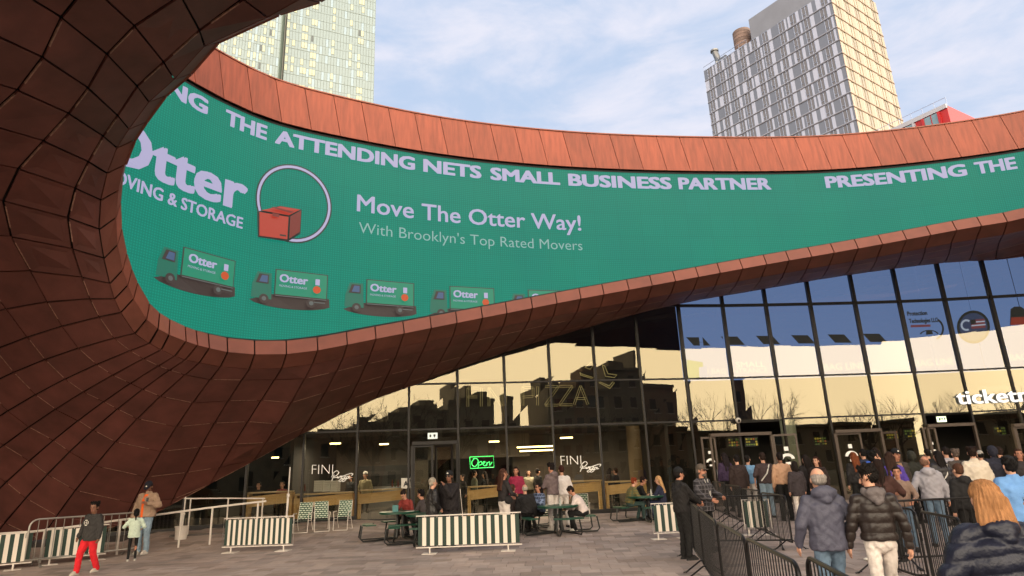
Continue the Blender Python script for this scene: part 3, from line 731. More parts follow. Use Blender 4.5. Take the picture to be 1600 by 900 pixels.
for sx, sy, k, ttl in ((487, 741, 1.0, 'white restaurant name lettering on the glass behind the webbed chairs'), (876.5, 726.5, .97, 'white restaurant name lettering on the glass right of the neon sign')):
    th = thing('window_lettering', ttl, 'window sign', hitF(sx, sy), 0, 'restaurant name on the glass')
    ftext('name_lettering', 'FINI', (sx, sy), (sx+33*k, sy-.6), 16*k, M_let, th, -.05, -.022)
    m_ = MB()
    for st in PZ: ftube(m_, [(sx+31*k+x*.82*k, sy+3+y*.85*k) for x, y in st], .014, -.05, seg=3)
    m_.build('script_lettering', M_let, th)
# neon OPEN sign
M_neon = mat('green_neon', (.1, .5, .2), .4, emit=(.30, 1.0, .45), es=2.0)
op = thing('neon_open_sign', 'green neon open sign glowing behind the restaurant glass', 'neon sign', hitF(752, 722, .2))
m_ = MB(); ftube(m_, [(734, 714), (771, 712.5), (772, 730), (735, 732), (734, 714)], .011, .2, seg=1); m_.build('neon_border', M_neon, op)
m_ = MB()
for st in ([(741, 717), (737.5, 721), (738, 727), (742, 729), (746, 725), (747, 719), (743, 716), (739, 717)], [(748, 722), (747, 731)], [(748, 723), (752, 721), (753, 725), (749, 727)], [(754, 725), (758, 722), (756, 721), (754.5, 725), (758, 728), (761, 724)], [(761, 722), (760.5, 728)], [(761, 724), (765, 721.5), (765, 727), (769, 722)], ): ftube(m_, st, .012, .2, seg=4)
m_.build('neon_script', M_neon, op)
# large outline lettering high on the glass
bigs = thing('outline_lettering', 'large thin outline restaurant name and folded zigzag high on the glass', 'sign', hitF(830, 620, .15))
def outline_letter(strokes, r=.009):
    m_ = MB()
    for st in strokes: ftube(m_, st, r, .15, seg=1)
    m_.build('letter_outline', M_neo, bigs)
def box_stroke(x0, y0, x1, y1, w_=4.5):
    dx, dy = x1-x0, y1-y0; L_ = math.hypot(dx, dy); nx, ny = -dy/L_*w_/2, dx/L_*w_/2
    return [(x0+nx, y0+ny), (x1+nx, y1+ny), (x1-nx, y1-ny), (x0-nx, y0-ny), (x0+nx, y0+ny)]
LT = {'F': [(0, 0, 0, 1), (0, 0, .6, 0), (0, .48, .5, .48)], 'I': [(0, 0, 0, 1)], 'N': [(0, 0, 0, 1), (0, 0, .7, 1), (.7, 0, .7, 1)], 'P': [(0, 0, 0, 1), (0, 0, .55, .05), (.55, .05, .55, .5), (.55, .5, 0, .55)], 'Z': [(0, 0, .7, 0), (.7, 0, 0, 1), (0, 1, .7, 1)], 'A': [(.35, 0, 0, 1), (.35, 0, .75, 1), (.12, .68, .62, .68)]}
for ch, x in (('F', 731), ('I', 752), ('N', 764), ('I', 790), ('P', 817), ('I', 840), ('Z', 852), ('Z', 874), ('A', 897)):
    outline_letter([box_stroke(x+a*29, 605-.02*(x-800)+b*29, x+c*29, 605-.02*(x-800)+d*29, 3.0) for a, b, c, d in LT[ch]])
for st in ([(906, 582), (907, 586), (925, 591.5), (927, 590), (908, 584)], [(914, 574), (922, 577), (927, 571), (924, 566)], [(941, 570), (946, 588), (960, 590), (964, 586), (950, 584), (945, 572)], [(936, 598), (953, 607), (960, 598), (958, 596), (952, 603), (938, 597)]): outline_letter([st+[st[0]]], .018)
# ticket sponsor lettering
tk = thing('sponsor_sign', 'white ticket company lettering on a dark glass band above the right doors', 'sign', hitF(1590, 625, -.08))
ftext('sign_lettering', 'ticketmaster', (1496.5, 631.5), (1712, 622), 22, mat('sign_white', (.9, .9, .9), .5, emit=(.95, .95, .95), es=.38), tk, -.1, .022)
fpoly([([(1528, 604.5), (1760, 594), (1760, 638), (1528, 648)], 0)], 'dark_backing', [mat('sign_dark', (.06, .055, .05), .4)], tk, .06)
# small lit signs
def litsign(px, py, w_, h_, label, marks, col):
    c = hitF(px, py, .25); th = thing('exit_sign', label, 'sign', c); m_ = MB(); m_.box(c, (w_, .06, h_)); m_.build('sign_panel', mat('lit_sign_'+col, (.8, .85, .8), .5, emit=(.92, .96, .80) if col == 'green' else (.95, .94, .9), es=.9), th)
    m_ = MB()
    for a, b, cc, d in marks: m_.box(c+Vector((a*w_, -.035, b*h_)), (cc*w_, .01, d*h_))
    m_.build('sign_mark', mat('mark_'+col, (.1, .35, .2) if col == 'green' else (.25, .22, .2), .6), th)
litsign(676, 681, .36, .22, 'small white lit sign hanging over the restaurant door', [(-.22, 0, .16, .4), (.2, .05, .2, .34), (.2, -.18, .08, .2)], 'white')
litsign(1471, 655, .36, .22, 'small green lit sign over the doors near the ticket lettering', [(-.28, 0, .16, .5), (-.02, .18, .2, .12), (-.1, 0, .06, .5), (.08, 0, .06, .5), (.28, .05, .07, .5), (.36, .14, .1, .2)], 'green')
gs = thing('grade_card', 'white sanitary grade card with letter A on the glass by the table', 'sign', hitF(637, 755, -.04))
fpoly([([(627, 747), (641, 747), (641, 763), (627, 763)], 0)], 'card', [M_wh], gs, -.04); ftext('grade_letter', 'A', (630.5, 760), (638, 760), 9, mat('print_black', (.05, .05, .06), .6), gs, -.06, .02)
# ------------------------------------------------------------------ doors
def door_leaf(name, label, xa, xb, ytop, logo=True, swing=0.0, group='glass entrance doors', wfr=.075, mtl=M_bronze):
    a = hitF(xa, ytop, -.06); b = hitF(xb, ytop, -.06); h = max(a.z, b.z); g = gz(a.x, a.y-.4); a.z = b.z = g
    if swing: d = b-a; b = a+Matrix.Rotation(swing, 3, 'Z') @ d
    th = thing(name, label, 'door', a, 0, group); d = (b-a).normalized(); nrm_ = Vector((d.y, -d.x, 0)); m_ = MB()
    for p_ in (a+d*wfr/2, b-d*wfr/2): m_.beam(p_, p_+Vector((0, 0, h-g)), wfr, .06, up=nrm_)
    for z, hh in ((h-wfr/2, wfr), (g+.1, .2)): m_.beam(Vector((a.x, a.y, z))+d*wfr, Vector((b.x, b.y, z))-d*wfr, .056, hh)
    m_.build('door_frame', mtl, th)
    m_ = MB(); m_.quad(a+d*wfr+Vector((0, 0, .2)), b-d*wfr+Vector((0, 0, .2)), b-d*wfr+Vector((0, 0, h-g-wfr)), a+d*wfr+Vector((0, 0, h-g-wfr))); m_.build('door_pane', M_glass, th)
    m_ = MB(); c = a.lerp(b, .82)+nrm_*.06; m_.tube([c+Vector((0, 0, .75)), c+Vector((0, 0, 1.35))], .018, 6); m_.build('pull_handle', M_steel, th, smooth=True)
    if logo:
        c = a.lerp(b, .5)+nrm_*.03; m_ = MB(); w_ = (b-a).length; k = min(w_*.3, .26)
        ring = [c+d*math.cos(t*.35)*k+Vector((0, 0, 1.62+math.sin(t*.35)*k*.8)) for t in range(10)]; ring2 = [c+d*math.cos(t*.35)*k*.55+Vector((0, 0, 1.62+math.sin(t*.35)*k*.4)) for t in range(9, -1, -1)]
        m_.add(ring+ring2, [tuple(range(20))]); m_.add([c+d*x*k+Vector((0, 0, 1.62+y*k)) for x, y in ((-.35, -.45), (.35, -.45), (.35, -.8), (-.35, -.8))], [(0, 1, 2, 3)]); m_.add([c+d*x*k+Vector((0, 0, 1.95+y*k)) for x, y in ((-.3, -.1), (.3, -.1), (.3, .5), (-.3, .5))], [(0, 1, 2, 3)])
        m_.build('door_logo', M_let, th)
    return th
def header(xa, xb, y, label, mtl=M_bronze):
    a, b = hitF(xa, y, -.1), hitF(xb, y, -.1); z = (a.z+b.z)/2; m_ = MB(); th = thing('door_canopy', label, 'door frame', Vector((a.x, a.y, z)))
    m_.beam((a.x, a.y, z), (b.x, b.y, z), .2, .12); m_.build('header_beam', mtl, th)
    for p_ in (a, b): m_ = MB(); m_.beam((p_.x, p_.y+.02, gz(p_.x, p_.y-.4)), (p_.x, p_.y+.02, z-.07), .08, .12, up=(0, 1, 0)); m_.build('jamb', mtl, th)
header(1109, 1204, 678.5, 'bronze door surround by the plaid jacket steward')
header(1303, 1376, 673, 'bronze door surround with pale logo on its leaf')
header(1448, 1522, 664, 'bronze door surround under the green lit sign')
header(1582, 1660, 663, 'bronze door surround at the right frame edge')
header(644, 714, 692, 'dark door surround of the restaurant entrance', M_mull)
door_leaf('entrance_door', 'narrow fixed door leaf left of the first dark opening', 1094, 1117, 683)
door_leaf('entrance_door', 'door leaf standing open right of the first opening', 1206, 1240, 679, swing=-.5)
door_leaf('entrance_door', 'wide bronze framed leaf with white logo beside auburn haired woman', 1304, 1344, 677)
door_leaf('entrance_door', 'narrow leaf swung open beyond the second opening', 1376, 1398, 675, logo=False, swing=-.9)
door_leaf('entrance_door', 'narrow leaf with small logo under the lit sign', 1440, 1461, 668)
door_leaf('entrance_door', 'glass leaf at the far right behind the light blue jacket', 1584, 1625, 667)
door_leaf('restaurant_door', 'left leaf of the restaurant double door', 645, 677, 696, logo=False, mtl=M_mull)
door_leaf('restaurant_door', 'right leaf of the restaurant double door standing open', 680, 714, 696, logo=False, swing=-.7, mtl=M_mull)
# yellow and green schedule posters behind the entrance glass
M_post = [mat('poster_black', (.08, .08, .07), .6), mat('poster_yellow', (.66, .60, .20), .6, emit=(.6, .55, .2), es=.18), mat('poster_olive', (.35, .42, .18), .6, emit=(.3, .38, .15), es=.18), mat('poster_orange', (.62, .36, .16), .6, emit=(.5, .3, .12), es=.15)]
for n_, (x, y) in enumerate(((1148, 692), (1175, 691), (1283, 690), (1395, 680), (1424, 678), (1565, 674))):
    a = hitF(x-9, y+6, .8); w_ = hitF(x+9, y+6, .8).x-a.x; h_ = .32; m_ = MB(); m_.k = 0; m_.box(a+Vector((w_/2, .02, h_/2)), (w_+.06, .02, h_+.06))
    for i in range(5):
        for j in range(3):
            if rnd.random() < .85: m_.box(a+Vector((w_*(i+.5)/5, 0, h_*(j+.5)/3)), (w_/5*.72, .012, h_/3*rnd.uniform(.45, .8)), mi=rnd.choice((1, 1, 2, 2, 3)))
    o = m_.build('schedule_poster', M_post); tag(o, ['yellow grid poster at the left of the first doorway', 'yellow grid poster at the right of the first doorway', 'yellow grid poster left of the wide bronze door leaf', 'yellow grid poster right of the second dark opening', 'yellow grid poster beside the narrow leaf under the lit sign', 'yellow grid poster between the lit sign doors and frame edge'][n_], 'poster', 'yellow grid posters')
# ------------------------------------------------------------------ restaurant furniture inside
def counter(xa, xb, ya, label):
    a, b = hitF(xa, ya, .45), hitF(xb, ya, .45); z = (a.z+b.z)/2; th = thing('window_counter', label, 'counter', Vector((a.x, a.y, zi)), 0, 'plywood counters along the glass')
    m_ = MB(); m_.beam((a.x, a.y, z-.02), (b.x, b.y, z-.02), .5, .05); m_.build('counter_top', mat('pale_top', (.72, .60, .42), .4), th)
    m_ = MB(); m_.beam((a.x, a.y-.14, z-.32), (b.x, b.y-.14, z-.22), .04, .34); m_.build('front_board', M_tan, th)
    for p_ in (a.lerp(b, .03), a.lerp(b, .97)):
        m_ = MB(); m_.box((p_.x, p_.y, (z+zi)/2-.03), (.10, .3, z-zi-.06)); m_.build('leg', M_tan, th)
counter(388, 459, 768, 'plywood counter behind the glass at the far left')
counter(462, 553, 770, 'plywood counter behind the glass with pizza boxes above the webbed chairs')
counter(559, 634, 764, 'plywood counter behind the glass below the cook')
counter(731, 783, 759, 'plywood counter behind the glass under the neon sign')
counter(873, 938, 751, 'plywood counter behind the glass under the right lettering')
counter(945, 1008, 751, 'plywood counter behind the glass left of the dark bay')
for i in range(3):
    p = hitF(498.5+i*12.5, 768, 1.0); th = thing('pizza_box_stack', ['left', 'middle', 'right'][i]+' stack of white pizza boxes on the counter behind the glass', 'boxes', p, 0, 'stacked pizza boxes')
    for j in range(6):
        m_ = MB(); m_.box(p+Vector((0, 0, .03+j*.065)), (.30, .3, .058)); m_.build('pizza_box', M_wh, th)
th = thing('pizza_oven', 'dark steel pizza oven behind the cook', 'oven', (-4.2, 29, zi)); p = hitF(600, 745, 3.6)
m_ = MB(); m_.box((p.x, p.y, 1.9), (2.1, .7, .8)); m_.build('oven_body', mat('oven_dark', (.09, .085, .08), .4, metal=.5), th); m_ = MB(); m_.box((p.x, p.y-.36, 2.0), (1.6, .04, .18)); m_.build('oven_mouth', M_mull, th); m_ = MB(); m_.box((p.x, p.y, 1.0), (1.9, .6, 1.0)); m_.build('oven_stand', M_steel, th)
# ceiling lamps of the restaurant, lit
M_lamp = mat('lit_lamp', (.9, .85, .7), .5, emit=(1.0, .86, .55), es=7)
def rlamp(px, py, off, L_, label, e=18):
    c = hitF(px, py, off); th = thing('ceiling_lamp', label, 'lamp', c, 0, 'lit lamps in the restaurant'); m_ = MB(); m_.box(c, (L_, .09, .05)); m_.build('lamp_tube', M_lamp, th)
    m_ = MB(); m_.box(c+Vector((0, 0, .04)), (L_+.04, .12, .03)); m_.build('lamp_housing', M_mull, th)
    m_ = MB()
    for s_ in (-.35, .35): m_.box((c.x+s_*L_, c.y, (c.z+ZC)/2), (.015, .015, ZC-c.z))
    m_.build('cable', M_mull, th)
    l = bpy.data.lights.new('lamp_light', 'AREA'); l.shape = 'RECTANGLE'; l.size = L_; l.size_y = .1; l.energy = e*2.4; l.color = (1, .82, .58); lo = bpy.data.objects.new('lamp_light', l); COL.objects.link(lo); lo.location = c-Vector((0, 0, .05))
rlamp(837, 698, 1.6, 1.5, 'long lit tube lamp above the people at the centre table', 26); rlamp(838, 704, 3.2, 1.4, 'lower long lit tube lamp deeper in the restaurant', 22)
rlamp(524, 693, 2.6, .4, 'short lit lamp above the pizza boxes', 22); rlamp(600, 694, 3.0, .35, 'lit lamp over the cook', 22); rlamp(772, 690, 2.0, .4, 'small yellow lamp above the neon sign', 14); rlamp(885, 684, 1.6, .5, 'small yellow lamp left of the right lettering', 12)
rlamp(430, 715, 3.0, .25, 'dim lamp at the far left of the restaurant', 10)
# round security camera on the transom
sc = thing('security_camera', 'white dome security camera on the transom above the first doors', 'camera', hitF(1153.5, 657, -.2)); c = hitF(1153.5, 657, -.2)
m_ = MB(); m_.ell(c, (.11, .11, .11)); m_.build('camera_dome', M_wh, sc, smooth=True); m_ = MB(); m_.ell(c+Vector((0, -.07, -.01)), (.06, .06, .06)); m_.build('lens', M_mull, sc, smooth=True); m_ = MB(); m_.beam(c+Vector((0, .2, 0)), c, .05, .05); m_.build('bracket', M_wh, sc)
# ------------------------------------------------------------------ ground
M_ground = mat('city_ground', (.38, .36, .34), .95, noise_s=.05, noise_a=.2); M_asph = mat('asphalt', (.26, .26, .26), .9, noise_s=.8, noise_a=.1, bump=.2)
m_ = MB(); m_.add([(-1500, -1500, -.22), (1500, -1500, -.22), (1500, 1500, -.22), (-1500, 1500, -.22)], [(0, 1, 2, 3)]); struct('ground', m_, M_ground)
m_ = MB(); m_.box((10, -27, -.155), (260, 16, .12)); struct('road', m_, M_asph)
m_ = MB()
for x in range(-100, 110, 6): m_.box((x, -27, -.09), (3, .14, .01))
struct('lane_marking', m_, mat('road_paint', (.8, .8, .76), .7))
bx = MB(); nx_, ny_ = 76, 44
vs = []; X0, X1, Y0, Y1 = -32, 44, -17, 27
for j in range(ny_+1):
    for i in range(nx_+1):
        x = X0+(X1-X0)*i/nx_; y = Y0+(Y1-Y0)*j/ny_; vs.append((x, y, gz(x, y)-.014))
fs = [(j*(nx_+1)+i, j*(nx_+1)+i+1, (j+1)*(nx_+1)+i+1, (j+1)*(nx_+1)+i) for j in range(ny_) for i in range(nx_)]
bx.add(vs, fs); bed = struct('plaza', bx, mat('paver_joint', (.24, .22, .21), .95, noise_s=6, noise_a=.15))
def paver_mat():
    mm = mat('paver', (.66, .595, .56), .8, noise_s=5, noise_a=.09, bump=.25, bump_s=45, spec=.35); t = mm.node_tree; b = t.nodes['Principled BSDF']; L = t.links.new
    at = t.nodes.new('ShaderNodeAttribute'); at.attribute_name = 'tone'; src = b.inputs['Base Color'].links[0].from_socket
    v = t.nodes.new('ShaderNodeVectorMath'); v.operation = 'MULTIPLY'; L(src, v.inputs[0]); L(at.outputs['Color'], v.inputs[1])
    # large soft stains where feet and rain have been
    n = t.nodes.new('ShaderNodeTexNoise'); n.inputs['Scale'].default_value = .45; n.inputs['Detail'].default_value = 3; tcn = t.nodes.new('ShaderNodeNewGeometry'); L(tcn.outputs['Position'], n.inputs[0])
    mr = t.nodes.new('ShaderNodeMapRange'); mr.inputs[1].default_value = .35; mr.inputs[2].default_value = .65; mr.inputs[3].default_value = .86; mr.inputs[4].default_value = 1.1; L(n.outputs[0], mr.inputs[0])
    vo = t.nodes.new('ShaderNodeTexVoronoi'); vo.inputs['Scale'].default_value = 1.7; L(tcn.outputs['Position'], vo.inputs['Vector'])
    gm = t.nodes.new('ShaderNodeMapRange'); gm.inputs[1].default_value = .035; gm.inputs[2].default_value = .06; gm.inputs[3].default_value = .55; gm.inputs[4].default_value = 1; L(vo.outputs['Distance'], gm.inputs[0])
    GUM = t.nodes.new('ShaderNodeVectorMath'); GUM.operation = 'SCALE'; L(gm.outputs[0], GUM.inputs['Scale'])
    v2 = t.nodes.new('ShaderNodeVectorMath'); v2.operation = 'SCALE'; L(v.outputs[0], v2.inputs[0]); L(mr.outputs[0], v2.inputs['Scale']); L(v2.outputs[0], GUM.inputs[0]); L(GUM.outputs[0], b.inputs['Base Color']); return mm
M_pav = paver_mat(); PW, PD = .38, .37
pv = []
r = 0; y = 4.0
while y < 25.9:
    x = -24.0+(r % 3)*PW/3+(.1 if r % 2 else 0)
    while x < 24:
        cx, cy = x+PW/2, y+PD/2
        if cy < FY(cx)-.25 and not (cx < -12 and cy > 19.5+(cx+24)*.1): 
            k = rnd.random(); tone = rnd.uniform(.84, 1.06) if k > .26 else rnd.uniform(.66, .80); tint = rnd.uniform(-.02, .03)
            pv.append((cx, cy, (tone+tint, tone, tone-tint)))
        x += PW
    y += PD; r += 1
def paver_geo(cx, cy):
    a, b = PW/2-.004, PD/2-.004; dz = rnd.uniform(-.0015, .0015); c = [Vector((cx+i*a, cy+j*b, gz(cx+i*a, cy+j*b)+dz)) for i, j in ((-1, -1), (1, -1), (1, 1), (-1, 1))]
    return c+[p-Vector((0, 0, .03)) for p in c]
PF = [(0, 1, 2, 3), (0, 4, 5, 1), (1, 5, 6, 2), (2, 6, 7, 3), (3, 7, 4, 0)]
def tone_mesh(name, vs, fs, tones):
    me = bpy.data.meshes.new(name); me.from_pydata(vs, [], fs); a = me.color_attributes.new('tone', 'FLOAT_COLOR', 'CORNER'); k = 0; buf = []
    for p, t in zip(me.polygons, tones): buf += [t[0], t[1], t[2], 1]*len(p.vertices)
    a.data.foreach_set('color', buf); me.materials.append(M_pav); return me
vis = []; rest = []
for p in pv:
    pr = inview(Vector((p[0], p[1], gz(p[0], p[1]))), 5)
    (vis if pr else rest).append(p)
vis.sort(key=lambda p: p[0]**2+p[1]**2)
near, far = vis[:296], vis[296:]+rest
for cx, cy, t in near:
    o = link('paver', tone_mesh('paver', paver_geo(cx, cy), PF, [t]*5), bed)
V = []; Fc = []; T = []
for cx, cy, t in far:
    k = len(V); V += paver_geo(cx, cy); Fc += [tuple(i+k for i in f) for f in PF]; T += [t]*5
link('far_pavers', tone_mesh('far_pavers', V, Fc, T), bed, kind='stuff')
# ------------------------------------------------------------------ towers
def pair_depth(p1, p2, Y1):            # two pixels at the same height: distance of the second
    a = ray(*p1); b = ray(*p2); return Y1*(a.z/a.y)/(b.z/b.y)
M_win = mat('window_glass', (.16, .20, .21), .12, spec=1.0); M_winb = mat('window_glass_bright', (.42, .52, .56), .15, spec=1.0); M_frw = mat('window_frame', (.56, .60, .70), .5)
def ratio(x, y): d = ray(x, y); return d.x/d.y
rc = ratio(1320, 100); rl = ratio(1105, 150)
Yc = 112.0; C_ = Vector((rc*Yc, Yc, 0)); Ye = 139.0; E_ = Vector((rl*Ye, Ye, 0)); dl = (E_-C_); LL = dl.length; dl.normalize(); dr_ = Vector((-dl.y, dl.x, 0)); dr_ = dr_ if dr_.x > 0 else -dr_
rr = ratio(1390, 100); sR = (rr*C_.y-C_.x)/(dr_.x-rr*dr_.y)
dd = ray(1103, 105); ZR = dd.z/dd.y*Ye+EYE; FLH = 3.05
twr = thing('apartment_tower', 'grey panelled apartment tower with cream sunlit side above the parapet on the right', 'tower', C_)
def face(th, O, du, L_, nfl, ztop, bays, style, nn):
    # wall slab with relief cells; windows are parts
    cells = MB(); k0 = 0
    mats = style['mats']
    for f in range(nfl):
        z1 = ztop-f*FLH; z0 = z1-FLH
        m_ = cells; m_.slab([O+Vector((0, 0, z0))+nn*.12, O+du*L_+Vector((0, 0, z0))+nn*.12, O+du*L_+Vector((0, 0, z0+.22))+nn*.12, O+Vector((0, 0, z0+.22))+nn*.12], nn, .15, 2)
        m_.slab([O+Vector((0, 0, z0+.22))+nn*.06, O+du*L_+Vector((0, 0, z0+.22))+nn*.06, O+du*L_+Vector((0, 0, z0+.34))+nn*.06, O+Vector((0, 0, z0+.34))+nn*.06], nn, .1, 3)
        for b in range(bays):
            a = L_*b/bays; bw = L_/bays; sh_ = rnd.choice((0, .16)) if style['jit'] else 0
            if style['jit'] and (f//4+b) % 3 == 1: sh_ = .28
            segs = [(0, .12+sh_*.5, 0), (.12+sh_*.5, .24+sh_, 1)]; ww = style['ww']; w0 = .24+sh_; w0 = min(w0, 1-ww); segs.append((w0+ww, 1.0, rnd.choice((0, 1, 0)) if style['jit'] else 0)) if w0+ww < .99 else None
            for s0, s1, mi in segs:
                if s1-s0 > .01: m_.slab([O+du*(a+bw*s0)+Vector((0, 0, z0+.34)), O+du*(a+bw*s1)+Vector((0, 0, z0+.34)), O+du*(a+bw*s1)+Vector((0, 0, z1)), O+du*(a+bw*s0)+Vector((0, 0, z1))], nn, .1, mi)
            p0 = O+du*(a+bw*w0)+Vector((0, 0, z0+.34))-nn*.02; wd = bw*ww; h = FLH-.34
            fr = MB()
            for q in (0, .48, 1): fr.beam(p0+du*(wd*q), p0+du*(wd*q)+Vector((0, 0, h)), .09, .12, up=nn)
            for q in (0, 1): fr.beam(p0+Vector((0, 0, h*q)), p0+du*wd+Vector((0, 0, h*q)), .12, .08)
            if style['jit']: fr.beam(p0+du*wd*.48+Vector((0, 0, h*.3)), p0+du*wd+Vector((0, 0, h*.3)), .12, .06)
            fo = fr.build('window', style['frame'], th)
            pn = MB(); pn.quad(p0-nn*.05, p0+du*wd-nn*.05, p0+du*wd+Vector((0, 0, h))-nn*.05, p0+Vector((0, 0, h))-nn*.05); pn.build('window_pane', rnd.choice(style['glass']), fo)
    cells.build('facade_panels', mats, th)
gl = [mat('p_grey', (.40, .42, .475), .5, metal=.2), mat('p_white', (.62, .64, .72), .5), mat('p_dark_line', (.36, .35, .38), .6), mat('p_light_line', (.58, .60, .67), .5)]
face(twr, C_, dl, LL, 13, ZR-1.2, 10, dict(mats=gl, jit=True, ww=.44, frame=M_frw, glass=[M_win, M_win, mat('window_blue_grey', (.30, .38, .46), .1, spec=1.0), mat('window_greenish', (.36, .50, .46), .15, spec=1.0)]), Vector((dr_.x, dr_.y, 0))*-1)
gw = [mat('c_cream', (.56, .50, .43), .5), mat('c_cream_light', (.62, .575, .51), .5), mat('c_cream_line', (.46, .37, .28), .6), mat('c_cream_sill', (.64, .58, .50), .5)]
nR = Vector((-dl.x, -dl.y, 0))
face(twr, C_+nR*.0, dr_, sR, 13, ZR+6.0-1.2, 5, dict(mats=gw, jit=False, ww=.50, frame=mat('cream_frame', (.60, .56, .49), .5), glass=[mat('cream_window', (.50, .47, .42), .3, spec=.8), mat('cream_curtain', (.58, .55, .49), .4)]), nR)
m_ = MB(); B4 = [C_, C_+dr_*sR, C_+dr_*sR+dl*LL, C_+dl*LL]; zb_ = -.1
B4i = [p+((B4[0]+B4[2])/2-p)*.006 for p in B4]
zt_ = [ZR-.9, ZR-.9, ZR-.9, ZR-.9]
m_.add([Vector((p.x, p.y, zb_)) for p in B4i]+[Vector((p.x, p.y, ZR-1.25)) for p in B4i], [(3, 2, 1, 0), (4, 5, 6, 7), (0, 1, 5, 4), (1, 2, 6, 5), (2, 3, 7, 6), (3, 0, 4, 7)]); m_.build('tower_core', mat('tower_core', (.40, .40, .43), .8), twr)
m_ = MB(); pts = [C_+dl*(LL*.02)+dr_*.3, C_+dl*(LL*.58)+dr_*.3, C_+dl*(LL*.58)+dr_*(sR-.1), C_+dl*(LL*.02)+dr_*(sR-.1)]
m_.loft([[Vector((p.x, p.y, ZR-1.3)) for p in pts], [Vector((p.x, p.y, ZR+4.7)) for p in pts]]); m_.build('penthouse', mat('penthouse_metal', (.46, .47, .51), .5, metal=.2, noise_s=.4, noise_a=.06), twr)
m_ = MB()
for z in (.0, 1.1): m_.beam(C_+dl*(LL*.62)+Vector((0, 0, ZR-1.15+z)), E_+Vector((0, 0, ZR-1.15+z)), .12, .18 if z == 0 else .05)
for q in range(7): p_ = C_+dl*(LL*(.62+.38*q/6)); m_.beam(p_+Vector((0, 0, ZR-1.15)), p_+Vector((0, 0, ZR)), .05, .05)
m_.build('roof_rail', M_frw, twr)
p_ = C_+dl*(LL*.70)+dr_*3; p_.z = ZR-1.2
tank = thing('roof_tank', 'round brown slatted tank on the tower roof', 'tank', p_)
for k in range(7): m_ = MB(); m_.cyl(p_+Vector((0, 0, .2+k*.85)), 2.1, .78, 20); m_.build('tank_band', mat('tank_brown', (.44, .36, .33), .7, objrand=.2), tank, smooth=40)
p_ = C_+dl*(LL*.90)+dr_*1.5; p_.z = ZR-1.2
dct = thing('roof_duct', 'curved metal exhaust duct standing at the left end of the tower roof', 'duct', p_)
m_ = MB(); m_.tube([p_+dl*-2.6+Vector((0, 0, 1.0)), p_+dl*-1.2+Vector((0, 0, 1.0)), p_+dl*-.2+Vector((0, 0, 1.3)), p_+Vector((0, 0, 2.6)), p_+dl*.5+Vector((0, 0, 4.6))], .75, 12); m_.build('duct_tube', M_steel, dct, smooth=50)
m_ = MB(); m_.cyl(p_+dl*.5+Vector((0, 0, 4.5)), 1.0, .4, 12); m_.build('duct_cowl', M_steel, dct); m_ = MB(); m_.box(p_+Vector((0, 0, .3)), (1.6, 1.6, 1.2)); m_.build('duct_base', M_steel, dct)
p_ = C_+dl*(LL*.28)+dr_*3; p_.z = ZR+4.6
m_ = MB(); m_.cyl(p_, 1.4, 2.0, 16); m_.cyl(p_+Vector((0, 0, 2.0)), 1.7, .5, 16); 
cow = m_.build('roof_fan', mat('fan_white', (.8, .78, .74), .5), None); tag(cow, 'white round fan housing on top of the penthouse', 'roof fan')
